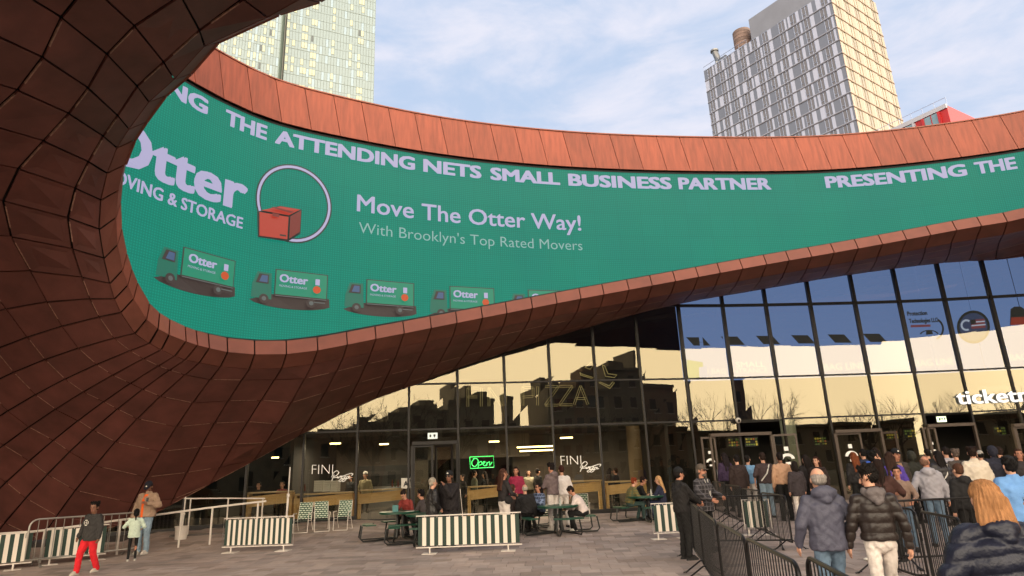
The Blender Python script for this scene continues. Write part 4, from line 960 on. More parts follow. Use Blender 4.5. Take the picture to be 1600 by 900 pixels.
# left tower: pale green glass, two faces meeting in a slot
M_lg = [mat('pale_green_glass', (.42, .475, .485), .25, spec=.6, noise_s=.03, noise_a=.05), mat('cream_pane', (.60, .61, .52), .5), mat('pale_blue_pane', (.46, .53, .57), .2, spec=.6), mat('open_pane_dark', (.24, .27, .28), .3)]
M_lgl = mat('pale_mullion', (.40, .44, .42), .5)
Y1 = 168.0; pa, pb = (448.5, 37), (585.5, 68.5); Y2 = pair_depth(pa, pb, Y1); A_ = W(*pa, Y1); B_ = W(*pb, Y2)
lt = thing('glass_tower', 'pale green glass apartment tower with cream blinds above the parapet on the left', 'tower', (A_.x, A_.y, 0))
def glassface(O, Q, zlo, zhi, ncol, fh, seed):
    r_ = random.Random(seed); du = (Q-O); du.z = 0; L_ = du.length; du.normalize(); nn = Vector((du.y, -du.x, 0)); O = Vector((O.x, O.y, 0))
    nf = int((zhi-zlo)/fh); big = [MB() for _ in range(4)]; fr = MB(); cw = L_/ncol; cnt = 0
    colk = [r_.random() < .42 for _ in range(ncol)]
    for f in range(nf):
        z0 = zlo+f*fh; z1 = z0+fh
        for c in range(ncol):
            a = O+du*(c*cw+.06)+Vector((0, 0, z0+.06)); t = 0
            if colk[c] and r_.random() < .62: t = 1
            elif r_.random() < .13: t = 2
            if colk[c] and r_.random() < .05: t = 3
            zlow = .9 if t in (1, 3) else 0
            big[t].quad(a+Vector((0, 0, zlow))+nn*(.05*(t == 1)), a+du*(cw-.12)+Vector((0, 0, zlow))+nn*(.05*(t == 1)), a+du*(cw-.12)+Vector((0, 0, fh-.12))+nn*(.05*(t == 1)), a+Vector((0, 0, fh-.12))+nn*(.05*(t == 1)))
            if zlow: big[0].quad(a, a+du*(cw-.12), a+du*(cw-.12)+Vector((0, 0, zlow-.1)), a+Vector((0, 0, zlow-.1)))
            if t in (1, 3):
                for q in (0, cw-.12): fr.beam(a+du*q+Vector((0, 0, .85)), a+du*q+Vector((0, 0, fh-.1)), .10, .1, up=nn)
        fr.beam(O+Vector((0, 0, z0)), O+du*L_+Vector((0, 0, z0)), .16 if f % 3 == 0 else .09, .16 if f % 3 == 0 else .07)
    for c in range(ncol+1): fr.beam(O+du*c*cw+Vector((0, 0, zlo)), O+du*c*cw+Vector((0, 0, zlo+nf*fh)), .07, .10, up=nn)
    for t, nm in enumerate(('glass_panes', 'blind_panes', 'pale_panes', 'open_panes')):
        if big[t].v: o = big[t].build(nm, M_lg[t], lt, kind='stuff')
    fr.build('mullion_grid', M_lgl, lt, kind='stuff')
    m2 = MB(); m2.quad(O-nn*.15+Vector((0, 0, 0)), O+du*L_-nn*.15, O+du*L_-nn*.15+Vector((0, 0, zlo+nf*fh)), O-nn*.15+Vector((0, 0, zlo+nf*fh))); m2.build('backing_wall', mat('lt_back', (.45, .5, .47), .6), lt)
    return O, O+du*L_
glassface(A_, B_, 66, 172, 30, 3.05, 3)
Y0_ = Y1-3; pc, pd_ = (330, 44.5), (437, 70); YL = pair_depth(pd_, pc, Y0_); CL = W(*pc, YL); DL = W(*pd_, Y0_)
YL0 = YL
if CL.y > DL.y: pass
glassface(CL+(CL-DL)*.35, DL, 66, 172, 32, 3.05, 5)
m_ = MB(); dv = Vector((DL.x, DL.y, 0)); av = Vector((A_.x, A_.y, 0)); m_.slab([dv+Vector((0, 3, 60)), av+Vector((0, 3, 60)), av+Vector((0, 3, 172)), dv+Vector((0, 3, 172))], (0, -1, 0), 1); m_.build('recessed_slot', mat('slot_grey', (.52, .52, .50), .6), lt)
m_ = MB(); bp = [Vector((B_.x-.3, B_.y+.3, 0)), Vector((B_.x/B_.y*(B_.y+26)-1.5, B_.y+26, 0)), Vector((CL.x, CL.y+26, 0)), Vector((CL.x, CL.y+1.5, 0))]; bp.append(dv+Vector((0, 4.5, 0))); bp.append(av+Vector((0, 4.5, 0)))
m_.loft([[Vector((p.x, p.y, -.1)) for p in bp], [Vector((p.x, p.y, 172)) for p in bp]]); m_.build('tower_core', mat('lt_core', (.45, .52, .49), .5), lt)
# red framed building
Yr = 74.0; a0, b0 = (1477, 161.5), (1385, 204.5); YB = pair_depth(a0, b0, Yr); Ar = W(*a0, Yr); Br = W(*b0, YB)
M_red = mat('red_cladding', (.62, .09, .11), .5); M_rg = mat('grey_cladding', (.62, .62, .66), .5)
rb = thing('red_building', 'low building with bright red window surrounds behind the parapet beside the tower', 'building', (Ar.x, Ar.y, 0))
du = Br-Ar; du.z = 0; L_ = du.length; du.normalize(); L_ *= 1.7; nn = Vector((du.y, -du.x, 0)); nn = nn if nn.x < 0 else -nn; zt = Ar.z
O = Vector((Ar.x, Ar.y, 0))
m_ = MB(); cc = [O+nn*-.2, O+du*L_+nn*-.2, O+du*L_-nn*14, O-nn*14]; m_.loft([[Vector((p.x, p.y, -.1)) for p in cc], [Vector((p.x, p.y, zt-.2)) for p in cc]]); m_.build('wall', M_red, rb)
m_ = MB(); m_.slab([O+Vector((0, 0, zt-.6)), O+du*L_+Vector((0, 0, zt-.6)), O+du*L_+Vector((0, 0, zt)), O+Vector((0, 0, zt))], nn, .5); m_.build('grey_fascia', M_rg, rb)
for f in range(3):
    z1 = zt-.75-f*3.6
    for k in range(int(L_/3.2)):
        s0 = 1.0+k*3.2; g_ = (k % 3 == 1)
        m_ = MB(); 
        for q in (s0, s0+2.0): m_.beam(O+du*q+Vector((0, 0, z1-2.6)), O+du*q+Vector((0, 0, z1)), .28, .5, up=nn)
        m_.beam(O+du*s0+Vector((0, 0, z1-2.6)), O+du*(s0+2)+Vector((0, 0, z1-2.6)), .5, .2); m_.beam(O+du*(s0+1)+Vector((0, 0, z1-2.6)), O+du*(s0+1)+Vector((0, 0, z1)), .08, .2, up=nn)
        fo = m_.build('window', M_rg if g_ else M_red, rb)
        m_ = MB(); m_.quad(O+du*s0+nn*.02+Vector((0, 0, z1-2.6)), O+du*(s0+2)+nn*.02+Vector((0, 0, z1-2.6)), O+du*(s0+2)+nn*.02+Vector((0, 0, z1)), O+du*s0+nn*.02+Vector((0, 0, z1))); m_.build('window_pane', M_winb, fo)
m_ = MB()
for k in range(int(L_/1.5)): p_ = O+du*(k*1.5)-nn*.4+Vector((0, 0, zt-.2)); m_.beam(p_, p_+Vector((0, 0, 1.2)), .05, .05)
m_.beam(O-nn*.4+Vector((0, 0, zt+1)), O+du*L_-nn*.4+Vector((0, 0, zt+1)), .05, .05); m_.build('roof_rail', M_frw, rb)
# ------------------------------------------------------------------ the street behind the camera (mirrored in the glass)
M_brick = [mat('brown_brick', (.62, .52, .44), .85, noise_s=1, noise_a=.1), mat('grey_brick', (.66, .62, .55), .85, noise_s=1, noise_a=.1), mat('dark_stone', (.58, .54, .48), .85, noise_s=1)]
def block(name, x0, x1, y0, y1, h, mt, label, tops=(), group='buildings across the street'):
    th = thing(name, label, 'building', ((x0+x1)/2, y1, 0), 0, group); m_ = MB(); m_.box(((x0+x1)/2, (y0+y1)/2, h/2-.1), (x1-x0, y1-y0, h))
    m_.build('wall', mt, th); wn = MB(); fr = MB(); n = max(2, int((x1-x0)/2.6)); nf = max(1, int(h/3.3))
    for f in range(nf):
        for k in range(n):
            cx = x0+(x1-x0)*(k+.5)/n; cz = 1.9+f*3.3
            if cz+1.2 > h: continue
            wn.box((cx, y1+.02, cz), (1.1, .06, 1.7)); fr.box((cx, y1+.07, cz-.95), (1.4, .16, .12))
    wn.build('window_panes', M_win, th); fr.build('window_sills', M_wh, th); m_ = MB(); m_.box(((x0+x1)/2, y1+.1, h), (x1-x0+.1, .6, .5)); m_.build('cornice', M_brick[2], th)
    for (a, b, hh) in tops: m_ = MB(); m_.box(((a+b)/2, (y0+y1)/2+1, h+hh/2), (b-a, (y1-y0)*.6, hh)); m_.build('roof_structure', mt, th)
ORD = ['first', 'second', 'third', 'fourth', 'fifth', 'sixth', 'seventh', 'eighth', 'ninth', 'tenth', 'eleventh', 'twelfth', 'thirteenth']
blocks = [(-34, -20, 7.5, 0), (-20, -8, 8.5, 1), (-8, 2, 7.4, 2), (2, 8, 9.2, 0), (8, 13.5, 10.6, 1), (13.5, 18.5, 12.0, 1), (18.5, 23, 8.4, 0), (23, 27, 14.2, 2), (27, 31, 16.6, 0), (31, 37, 13.6, 1), (37, 46, 17.0, 2), (46, 51.5, 14.8, 0), (51.5, 66, 7, 1)]
tops = {5: [(14.6, 15.6, 2.4), (16.6, 18, 1.3)], 4: [(10, 12, 1.2)], 7: [(24, 24.8, 1.6)], 8: [(28, 30, 1.4)], 10: [(38.5, 41, 1.3), (43, 43.4, 3.2)], 9: [(32, 35, 1.6)]}
for k, (a, b, h, mi) in enumerate(blocks): block('street_building', a, b, -58, -46, h, M_brick[mi], ['brown brick', 'grey brick', 'dark stone'][mi]+' house, '+ORD[12-k]+' from the left in the street row mirrored in the glass', tops.get(k, ()))
block('shade_block', 70, 92, -40, 26, 44, M_brick[0], 'unseen tall brown brick block added right of the plaza to keep it in shade', group='')  # added out of view to block the low sun from plaza and canopy
def bare_tree(x, y, h, seed, label):
    r_ = random.Random(seed); th = thing('bare_tree', label, 'tree', (x, y, 0), 0, 'bare street trees'); m_ = MB(); m_.tube([(x, y, -.1), (x+.05, y, h*.2), (x, y+.1, h*.38)], .17, 8, r2=.12); m_.build('trunk', mat('bark', (.24, .20, .17), .9), th, smooth=True)
    cr_ = MB()
    def br(p, d, L, r, lv):
        q = p+d*L*.5+Vector((r_.uniform(-1, 1), r_.uniform(-1, 1), r_.uniform(-.3, .6)))*L*.08; e = q+d*L*.5
        cr_.tube([p, q, e], r, 4 if lv > 1 else 6, r2=r*.55)
        if lv >= 5: return
        for _ in range(3 if lv < 4 else 2):
            nd = (d+Vector((r_.uniform(-1, 1), r_.uniform(-1, 1), r_.uniform(-.35, .75)))*.75).normalized(); br(e if r_.random() < .6 else q, nd, L*r_.uniform(.6, .82), r*.55, lv+1)
    for i in range(5): a = i*1.26+r_.random(); br(Vector((x, y, h*.34)), Vector((math.cos(a)*.7, math.sin(a)*.7, 1)).normalized(), h*.26, .09, 1)
    cr_.build('crown', mat('twigs', (.27, .22, .19), .9), th)
for k, (x, y, h) in enumerate(((1.5, -17.5, 9.6), (6.5, -18.2, 9.0), (22, -19, 8.2), (30, -18.6, 9.0), (37, -19, 9.4), (45, -18.5, 8.4))): bare_tree(x, y, h, 20+k, 'bare street tree, '+ORD[k]+' in the mirrored row from the canopy side')
# ------------------------------------------------------------------ furniture of the plaza
M_bk = mat('black_barrier_steel', (.10, .09, .09), .38, metal=.4, noise_s=6, noise_a=.2); M_wt = mat('white_painted_steel', (.84, .80, .76), .45, noise_s=4, noise_a=.05); M_gv = mat('galvanised_steel', (.60, .58, .55), .4, metal=.6)
M_fab = mat('white_canvas', (.86, .82, .77), .8); M_fg = mat('dark_green_canvas', (.16, .23, .20), .8); M_tg = mat('green_coated_steel', (.06, .27, .20), .42, noise_s=8, noise_a=.1); M_tt = mat('black_tube', (.08, .085, .08), .4)
def rrect(w_, z0, z1, r=.16, n=4):
    P = []
    for cx, cz, a0 in ((w_/2-r, z1-r, 0), (-w_/2+r, z1-r, 90)):
        for i in range(n+1): a = math.radians(a0+90*i/n); P.append(Vector((cx+math.cos(a)*r, 0, cz+math.sin(a)*r)))
    return [Vector((w_/2, 0, z0))]+P+[Vector((-w_/2, 0, z0))]
def steel_barrier(name, label, mt, L_=2.2, H=1.1, nb=18, rb=.0065, group=None, rt=.019):
    th = thing(name, label, 'barrier', (0, 0, 0), 0, group); m_ = MB(); m_.tube(rrect(L_, .17, H), rt, 7, closed=True); m_.build('frame', mt, th, smooth=50, local=True)
    bm_ = MB(); bm_.tube([(0, 0, .18), (0, 0, H-.01)], rb, 5); me = bm_.mesh('bar'); me.materials.append(mt)
    for i in range(nb):
        o = link('bar', me, th, True); x = -L_/2+L_*(i+1)/(nb+1); o.location = (x, 0, 0)
    for s in (-1, 1):
        m_ = MB(); x = s*(L_/2-.22); m_.tube([(x, -.32, .01), (x, -.05, .2), (x, .05, .2), (x, .32, .01)], .014, 5); m_.beam((x, -.36, .012), (x, -.26, .04), .06, .012); m_.beam((x, .26, .04), (x, .36, .012), .06, .012); m_.build('foot', mt, th, local=True)
        m_ = MB(); m_.tube([(s*L_/2, 0, H*.72), (s*(L_/2+.04), 0, H*.72), (s*(L_/2+.04), 0, H*.62)], .010, 5); m_.build('hook', mt, th, local=True)
    return th
proto = None
def T(px, py, h): # ground spot below a point at height h above the ground seen at the pixel
    return G(px, py, h)
def place_barrier(a, b, label, grp='black crowd barriers'):
    global proto
    c = (a+b)/2; rz = math.atan2(b.y-a.y, b.x-a.x)
    if proto is None: proto = steel_barrier('crowd_barrier', label, M_bk, group=grp); o = proto; o.rotation_euler = (0, 0, rz); o['group'] = grp
    else: o = dup(proto, (0, 0, 0), rz, label, grp)
    o.location = (c.x, c.y, gz(c.x, c.y)); L_ = (Vector((b.x, b.y, 0))-Vector((a.x, a.y, 0))).length; o.scale = (L_/2.24, 1, 1); return o
def place_line(pa, pb, n, labels):
    for i in range(n): place_barrier(pa.lerp(pb, i/n), pa.lerp(pb, (i+1)/n), labels[i])
g1, g2 = T(1074, 781, 1.1), T(1119, 815, 1.1); 
place_line(g1, g2, 2, ['black crowd barrier just in front of the two stewards', 'black crowd barrier second from the stewards towards the camera'])
g3 = T(1164, 840, 1.1); g4 = T(1248, 882, 1.1); place_line(g2, g3, 1, ['black crowd barrier between the stewards row and the near pair']); place_line(g3, g4, 1, ['black crowd barrier with widely spaced bars at the bottom centre right'])
g5 = G(1258, 868, 1.1); g6 = g5+(G(1330, 906, 1.1)-g5).normalized()*2.2; place_line(g5, g6, 1, ['black crowd barrier in front of the grey parka man'])
h1, h2 = T(1092, 777, 1.1), T(1224, 774, 1.1); place_line(h1, h2, 1, ['black crowd barrier seen square on behind the plaid jacket steward'])
f1, f2 = T(1101, 744, 1.1), T(1228, 776, 1.1)
f1 = Vector((6.6, 23.0, 0)); place_line(f1, f2, 4, ['black crowd barrier nearest the first doorway', 'black crowd barrier second from the first doorway', 'black crowd barrier third from the first doorway', 'black crowd barrier ending behind the grey parka man'])
k1, k2 = T(1376, 784, 1.1), T(1592, 774, 1.1); place_line(k1, k2, 1, ['black crowd barrier seen square on across the legs of the grey hooded man'])
q1, q2 = T(1345, 786, 1.1), T(1431, 797, 1.1); q3 = T(1437, 799, 1.1); q4 = T(1500, 811, 1.1); place_line(q1, q2, 1, ['black crowd barrier right of the white trousers of the puffer jacket man'])
place_line(q3, q4, 1, ['black crowd barrier running behind the quilted coat woman'])
r1 = Vector((12.2, 21.0, 0)); place_line(r1, r1+Vector((2.3, .1, 0)), 1, ['black crowd barrier in the shade behind the grey parka man'])
s1 = Vector((11.8, 17.2, 0)); place_line(s1, s1+Vector((-.2, 4.4, 0)), 2, ['black crowd barrier right of the grey hooded man', 'black crowd barrier under the white jacket person'])
# silver barrier at the left
sb = steel_barrier('steel_barrier', 'silver steel barrier with rounded corners behind the boy in red trousers', M_gv, L_=2.3, nb=13, rb=.010, rt=.022); a, b = T(97, 813, 1.1), T(232, 797, 1.1); a = Vector((-12.1, 16.6, 0)); b = Vector((-10.55, 18.75, 0)); c = (a+b)/2
sb.location = (c.x, c.y, gz(c.x, c.y)); sb.rotation_euler = (0, 0, math.atan2(b.y-a.y, b.x-a.x)); sb.scale = ((b-a).length/2.34, 1, 1)
# striped canvas barriers
def striped(name, label, a, b, n=12, H=.86):
    a = Vector((a.x, a.y, gz(a.x, a.y))); b = Vector((b.x, b.y, gz(b.x, b.y))); L_ = (b-a).length; rz = math.atan2(b.y-a.y, b.x-a.x); c = (a+b)/2
    th = thing(name, label, 'barrier', c, rz, 'striped canvas barriers'); m_ = MB(); m_.tube([(-L_/2, 0, .14), (L_/2, 0, .14), (L_/2, 0, H), (-L_/2, 0, H)], .017, 6, closed=True); m_.build('frame', M_wt, th, local=True, smooth=50)
    m_ = MB(); nseg = 40; x0 = -L_/2+.05; W_ = L_-.1
    k = 2*n+1
    for i in range(k):
        xa, xb = x0+W_*i/k, x0+W_*(i+1)/k; ya = .012*math.sin(i*1.3); yb = .012*math.sin((i+1)*1.3)
        m_.slab([Vector((xa, ya-.006, .18)), Vector((xb, yb-.006, .18)), Vector((xb, yb-.006, H-.04)), Vector((xa, ya-.006, H-.04))], (0, -1, 0), .008, 0 if i % 2 else 1)
    m_.build('canvas', [M_fab, M_fg], th, local=True)
    m_ = MB()
    for i in range(8):
        x = x0+W_*(i+.5)/8
        for z in (H-.02, .16): m_.tube([(x, -.02, z-.03), (x, .0, z+.02), (x, .02, z-.03)], .004, 4)
    m_.build('lacing', M_wt, th, local=True)
    for s in (-1, 1): m_ = MB(); x = s*L_*.37; m_.tube([(x, 0, 0), (x, 0, .14)], .02, 6); m_.box((x, 0, .008), (.36, .36, .012)) if 0 else m_.box((x, 0, .008), (.34, .34, .014)); m_.build('foot_plate', M_wt, th, local=True)
    return th
def SB(px1, py1, px2, py2): return G(px1, py1), G(px2, py2)
a, b = SB(650, 866, 816, 860); striped('striped_barrier', 'green and white striped canvas barrier at the centre in front of the black coated couple', a, b, 12)
a, b = SB(346, 864, 457, 865); b.y = a.y-.1; d_ = ray(457, 865); b.x = d_.x/d_.y*b.y; striped('striped_barrier', 'green and white striped canvas barrier beside the white handrail left of centre', a, b, 12)
a = G(1022, 843); b = G(1062, 841); striped('striped_barrier', 'green and white striped canvas barrier half hidden behind the black clad steward', a+Vector((0, 0, 0)), b+Vector((.25, 0, 0)), 4)
a = Vector((a.x+1.55, 15.9, 0)); striped('striped_barrier', 'green and white striped canvas barrier seen through the bars behind the plaid steward', Vector((5.75, 17.6, 0)), Vector((6.4, 17.5, 0)), 3)
a = Vector((-13.0, 15.9, 0)); b = Vector((-11.75, 16.75, 0)); striped('striped_barrier', 'green and white striped canvas barrier at the left picture edge', Vector((-14.2, 15.2, 0)), Vector((-12.0, 16.75, 0)), 14)
striped('striped_barrier', 'green and white striped canvas barrier behind the silver barrier', Vector((-11.95, 17.0, 0)), Vector((-10.9, 17.9, 0)), 7)
# white handrails at the left
def handrail(label, pts, posts, h, r=.03, group='white handrails', rp=.028):
    th = thing('handrail', label, 'handrail', posts[0], 0, group); m_ = MB(); m_.tube(pts, r, 7); m_.build('top_rail', M_wt, th, smooth=50)
    for p_, z in posts_z(posts, pts, r): m_ = MB(); m_.tube([p_, Vector((p_.x, p_.y, z))], rp, 7); m_.build('post', M_wt, th, smooth=50)
def posts_z(posts, pts, r):
    for p_ in posts:
        best = None
        for i in range(len(pts)-1):
            a, b = Vector(pts[i]), Vector(pts[i+1])
            t = (p_.x-a.x)/(b.x-a.x) if abs(b.x-a.x) > 1e-6 else 0
            if -.01 <= t <= 1.01: best = (a.z+(b.z-a.z)*t, a.y+(b.y-a.y)*t)
        if best: q = Vector((p_.x, best[1], gz(p_.x, best[1]))); yield q, best[0]-r*.5
rl = [W(-60, 844, 16.6), W(100, 825, 17.9), W(255, 803, 19.3), W(330, 793, 19.7), W(416, 783, 20.2)]
handrail('white tubular handrail rising to the right over the striped barriers', rl, [Vector((rl[0].lerp(rl[1], .8).x, 0, 0)), Vector((W(193, 812, 18.8).x, 0, 0)), Vector((W(284, 799, 19.45).x, 0, 0)), Vector((W(332, 793, 19.7).x, 0, 0)), Vector((W(403, 785, 20.1).x, 0, 0))], 1)
rl2 = [W(288, 779, 21.2), W(357, 778.5, 21.3), W(414, 779, 21.4)]
handrail('thin white handrail behind the long one near the umbrella bucket', rl2, [Vector((W(298, 779, 21.2).x, 0, 0)), Vector((W(357, 778, 21.3).x, 0, 0)), Vector((W(411, 778, 21.4).x, 0, 0))], 1, r=.022, rp=.022)
# low kerb step at the left
m_ = MB(); pts = [(-10.9, 21.0), (-8.0, 21.35), (-8.0, 22.9), (-11.2, 22.3)]; m_.loft([[Vector((x, y, gz(x, y)-.05)) for x, y in pts], [Vector((x, y, .36)) for x, y in pts]]); struct('kerb', m_, mat('kerb_stone', (.40, .37, .35), .85, noise_s=4))
# umbrella poles standing in white buckets
def pole(px, pyb, Y, ytop, label, hh):
    b = W(px, pyb, Y); g = gz(b.x, Y); b.z = g; th = thing('umbrella_pole', label, 'pole', b, 0, 'closed umbrella poles in buckets'); top = W(px+1, ytop, Y).z
    m_ = MB(); m_.cyl((b.x, Y, g), .165, .36, 20, r2=.185); m_.cyl((b.x, Y, g+.355), .20, .03, 20); m_.build('bucket', M_wt, th, smooth=40)
    m_ = MB(); m_.tube([(b.x, Y, g+.3), (b.x+.02, Y, g+(top-g)*.6)], .032, 8); m_.build('lower_pole', M_wt, th, smooth=True); m_ = MB(); m_.tube([(b.x+.02, Y, g+(top-g)*.55), (b.x+.03, Y, top)], .020, 8); m_.tube([(b.x+.02, Y, g+(top-g)*.57), (b.x+.02, Y, g+(top-g)*.62)], .045, 8); m_.build('upper_pole', M_wt, th, smooth=True)
pole(447, 815, 20.2, 730, 'tall white umbrella pole in a white bucket by the webbed chairs', 0); pole(284, 824, 20.6, 776, 'short white pole in a white bucket at the foot of the canopy', 0)
# webbed lawn chairs
def weave_mat():
    mm = bpy.data.materials.new('woven_webbing'); mm.use_nodes = True; t = mm.node_tree; b = t.nodes['Principled BSDF']; L = t.links.new; tcn = t.nodes.new('ShaderNodeTexCoord'); mpn = t.nodes.new('ShaderNodeMapping'); mpn.inputs['Rotation'].default_value = (math.pi/2, 0, 0); L(tcn.outputs['Object'], mpn.inputs[0])
    c = t.nodes.new('ShaderNodeTexBrick'); c.inputs['Scale'].default_value = 1; c.inputs['Brick Width'].default_value = .13; c.inputs['Row Height'].default_value = .065; c.inputs['Mortar Size'].default_value = .017; c.inputs['Color1'].default_value = lin((.82, .84, .76)); c.inputs['Color2'].default_value = lin((.72, .78, .70)); c.inputs['Mortar'].default_value = lin((.12, .26, .18)); L(mpn.outputs[0], c.inputs[0]); L(c.outputs[0], b.inputs['Base Color']); b.inputs['Roughness'].default_value = .7; return mm
M_weave = weave_mat(); cproto = None
def lawn_chair(label, p, rz):
    global cproto
    if cproto: return dup(cproto, p, rz, label)
    th = thing('lawn_chair', label, 'chair', p, rz, 'webbed folding lawn chairs'); cproto = th
    for s in (-1, 1):
        m_ = MB(); x = s*.27; m_.tube([(x, -.28, .02), (x, -.22, .38), (x, .18, .36), (x*1.02, .36, .02)], .013, 6); m_.build('leg', M_wt, th, local=True, smooth=50)
        m_ = MB(); m_.tube([(x*1.08, -.26, .60), (x*1.08, .12, .60)], .016, 6); m_.tube([(x*1.08, -.24, .60), (x, -.22, .36)], .012, 6); m_.build('armrest', M_wt, th, local=True, smooth=50)
    m_ = MB(); m_.tube([(-.27, -.28, .02), (.27, -.28, .02)], .013, 6); m_.tube([(-.27, .36, .02), (.27, .36, .02)], .013, 6); m_.tube([(-.26, .15, .34), (-.26, .36, .93), (.26, .36, .93), (.26, .15, .34)], .013, 6); m_.build('tube_frame', M_wt, th, local=True, smooth=50)
    m_ = MB(); m_.slab([Vector((-.24, -.22, .385)), Vector((.24, -.22, .385)), Vector((.24, .17, .365)), Vector((-.24, .17, .365))], (0, 0, 1), .01); m_.build('webbed_seat', M_weave, th, local=True)
    m_ = MB(); m_.slab([Vector((-.25, .16, .42)), Vector((.25, .16, .42)), Vector((.25, .35, .94)), Vector((-.25, .35, .94))], (0, -1, .3), .01); m_.build('webbed_back', M_weave, th, local=True)
    return th
def gp(px, Y): p = W(px, 800, Y); return Vector((p.x, Y, gz(p.x, Y)))
for px, Y, rz, l in ((474, 20.9, .05, 'left of the row beside the umbrella pole'), (503, 21.0, .35, 'middle of the row turned slightly'), (536, 21.2, .0, 'right end of the row before the glass'), (911, 22.6, 3.0, 'empty behind the white sweater diner')):
    lawn_chair('green and white webbed lawn chair '+l, gp(px, Y), rz).scale = (.8, 1, .93)
# green picnic tables
tproto = None
def picnic(label, p, rz):
    global tproto
    if tproto: return dup(tproto, p, rz, label)
    th = thing('picnic_table', label, 'table', p, rz, 'green round picnic tables'); tproto = th
    m_ = MB(); m_.cyl((0, 0, .725), .60, .035, 28); m_.cyl((0, 0, .70), .57, .028, 28); m_.build('table_top', M_tg, th, local=True, smooth=40)
    m_ = MB()
    for a in range(4): t = math.pi/4+a*math.pi/2; c, s = math.cos(t), math.sin(t); m_.tube([(c*.12, s*.12, .71), (c*.10, s*.10, .3), (c*.14, s*.14, .06)], .028, 7)
    m_.build('pedestal', M_tt, th, local=True, smooth=50)
    for a in range(4):
        t = a*math.pi/2; R = Matrix.Rotation(t, 3, 'Z'); m_ = MB(); pts = []
        for j in range(7): ang = (j-3)*.13; pts.append((math.sin(ang)*1.15, math.cos(ang)*1.15-.22))
        top = [R @ Vector((x*1.0, y+.14, .46)) for x, y in pts]+[R @ Vector((x*.85, y-.14, .46)) for x, y in reversed(pts)]
        m_.slab(top, (0, 0, 1), .035); m_.build('bench_seat', M_tg, th, local=True)
        m_ = MB()
        for s in (-1, 1): m_.tube([R @ Vector(q) for q in ((s*.1, .12, .045), (s*.28, .7, .03), (s*.30, 1.05, .03), (s*.30, 1.13, .10), (s*.26, 1.08, .42))], .022, 7)
        m_.build('bench_leg', M_tt, th, local=True, smooth=50)
    return th
TB = [(625, 19.6, .3, 'green round picnic table at the left with a woman leaning over it'), (668, 18.6, .1, 'green round picnic table beside the grey haired man in leather'), (872, 19.6, .25, 'green round picnic table of the white sweater diner'), (1010, 22.0, .2, 'green round picnic table of the mustard jacket diner'), (818, 21.4, .5, 'green round picnic table hidden behind the centre group')]
for px, Y, rz, l in TB: picnic(l, gp(px, Y), rz)
# things on the tables
def bottle(px, Y, dz, label, col, h=.2):
    p = gp(px, Y); p.z += .76; m_ = MB(); m_.cyl(p, .03, h*.65, 10); m_.cyl(p+Vector((0, 0, h*.65)), .03, h*.2, 10, r2=.012); m_.cyl(p+Vector((0, 0, h*.85)), .013, h*.15, 8); o = m_.build('bottle', mat('bottle_'+label[:4], col, .2), smooth=40); tag(o, label, 'bottle')
bottle(876, 19.4, 0, 'clear slim bottle on the white sweater diner table', (.7, .72, .7)); bottle(1020, 21.9, 0, 'small pale bottle on the mustard jacket diner table', (.75, .75, .7))
p = gp(618, 19.5); p.z += .76; m_ = MB(); m_.box(p+Vector((0, 0, .09)), (.16, .10, .18)); tag(m_.build('napkin_box', mat('teal_box', (.30, .50, .50), .6)), 'teal napkin box on the left picnic table', 'box')
p = gp(640, 19.4); p.z += .762; m_ = MB(); m_.cyl(p, .14, .015, 18); tag(m_.build('paper_plate', M_wh), 'white paper plate before the leaning woman', 'plate')
p = gp(1027, 21.9); p.z += .762; m_ = MB(); m_.cyl(p, .13, .015, 18); tag(m_.build('paper_plate', M_wh), 'white paper plate on the mustard jacket diner table', 'plate')
p = G(1357, 876); m_ = MB(); m_.ell(p+Vector((0, 0, .03)), (.09, .05, .03), 8, 5); m_.ell(p+Vector((.07, .02, .025)), (.05, .06, .025), 7, 5); tag(m_.build('litter', M_wh), 'crumpled white paper lying on the pavers by the white trousers', 'litter')
p = W(700, 812, 22.6)
m_ = MB(); p = gp(724, 22.9); m_.tube([p, p+Vector((-.1, 0, 1.15))], .012, 6); tag(m_.build('thin_pole', M_wt), 'thin pale stanchion beside the neon sign window', 'pole')

p = hitF(1235, 712, -.1); m_ = MB(); m_.add([p+Vector((math.cos(t*.35)*.16, 0, math.sin(t*.35)*.16)) for t in range(18)], [tuple(range(18))]); tag(m_.build('round_sticker', mat('grey_sticker', (.42, .43, .38), .6)), 'round grey sticker on the open glass leaf by the pale column', 'sticker')
for n_, (px, py) in enumerate(((613, 761), (617.5, 760.5), (622, 761), (470, 768), (476, 767.5))):
    p = hitF(px, py, .5); m_ = MB(); m_.cyl(p, .035, .16, 10); m_.cyl(p+Vector((0, 0, .16)), .035, .05, 10, r2=.014); m_.cyl(p+Vector((0, 0, .21)), .016, .05, 8); tag(m_.build('bottle', mat('sauce_%d' % (n_ % 2), ((.38, .16, .10), (.30, .32, .16))[n_ % 2], .25), smooth=40), ['left sauce bottle on the counter by the grade card', 'middle sauce bottle on the counter by the grade card', 'right sauce bottle on the counter by the grade card', 'left bottle on the counter behind the umbrella pole', 'right bottle on the counter behind the umbrella pole'][n_], 'bottle', 'bottles on the window counters')
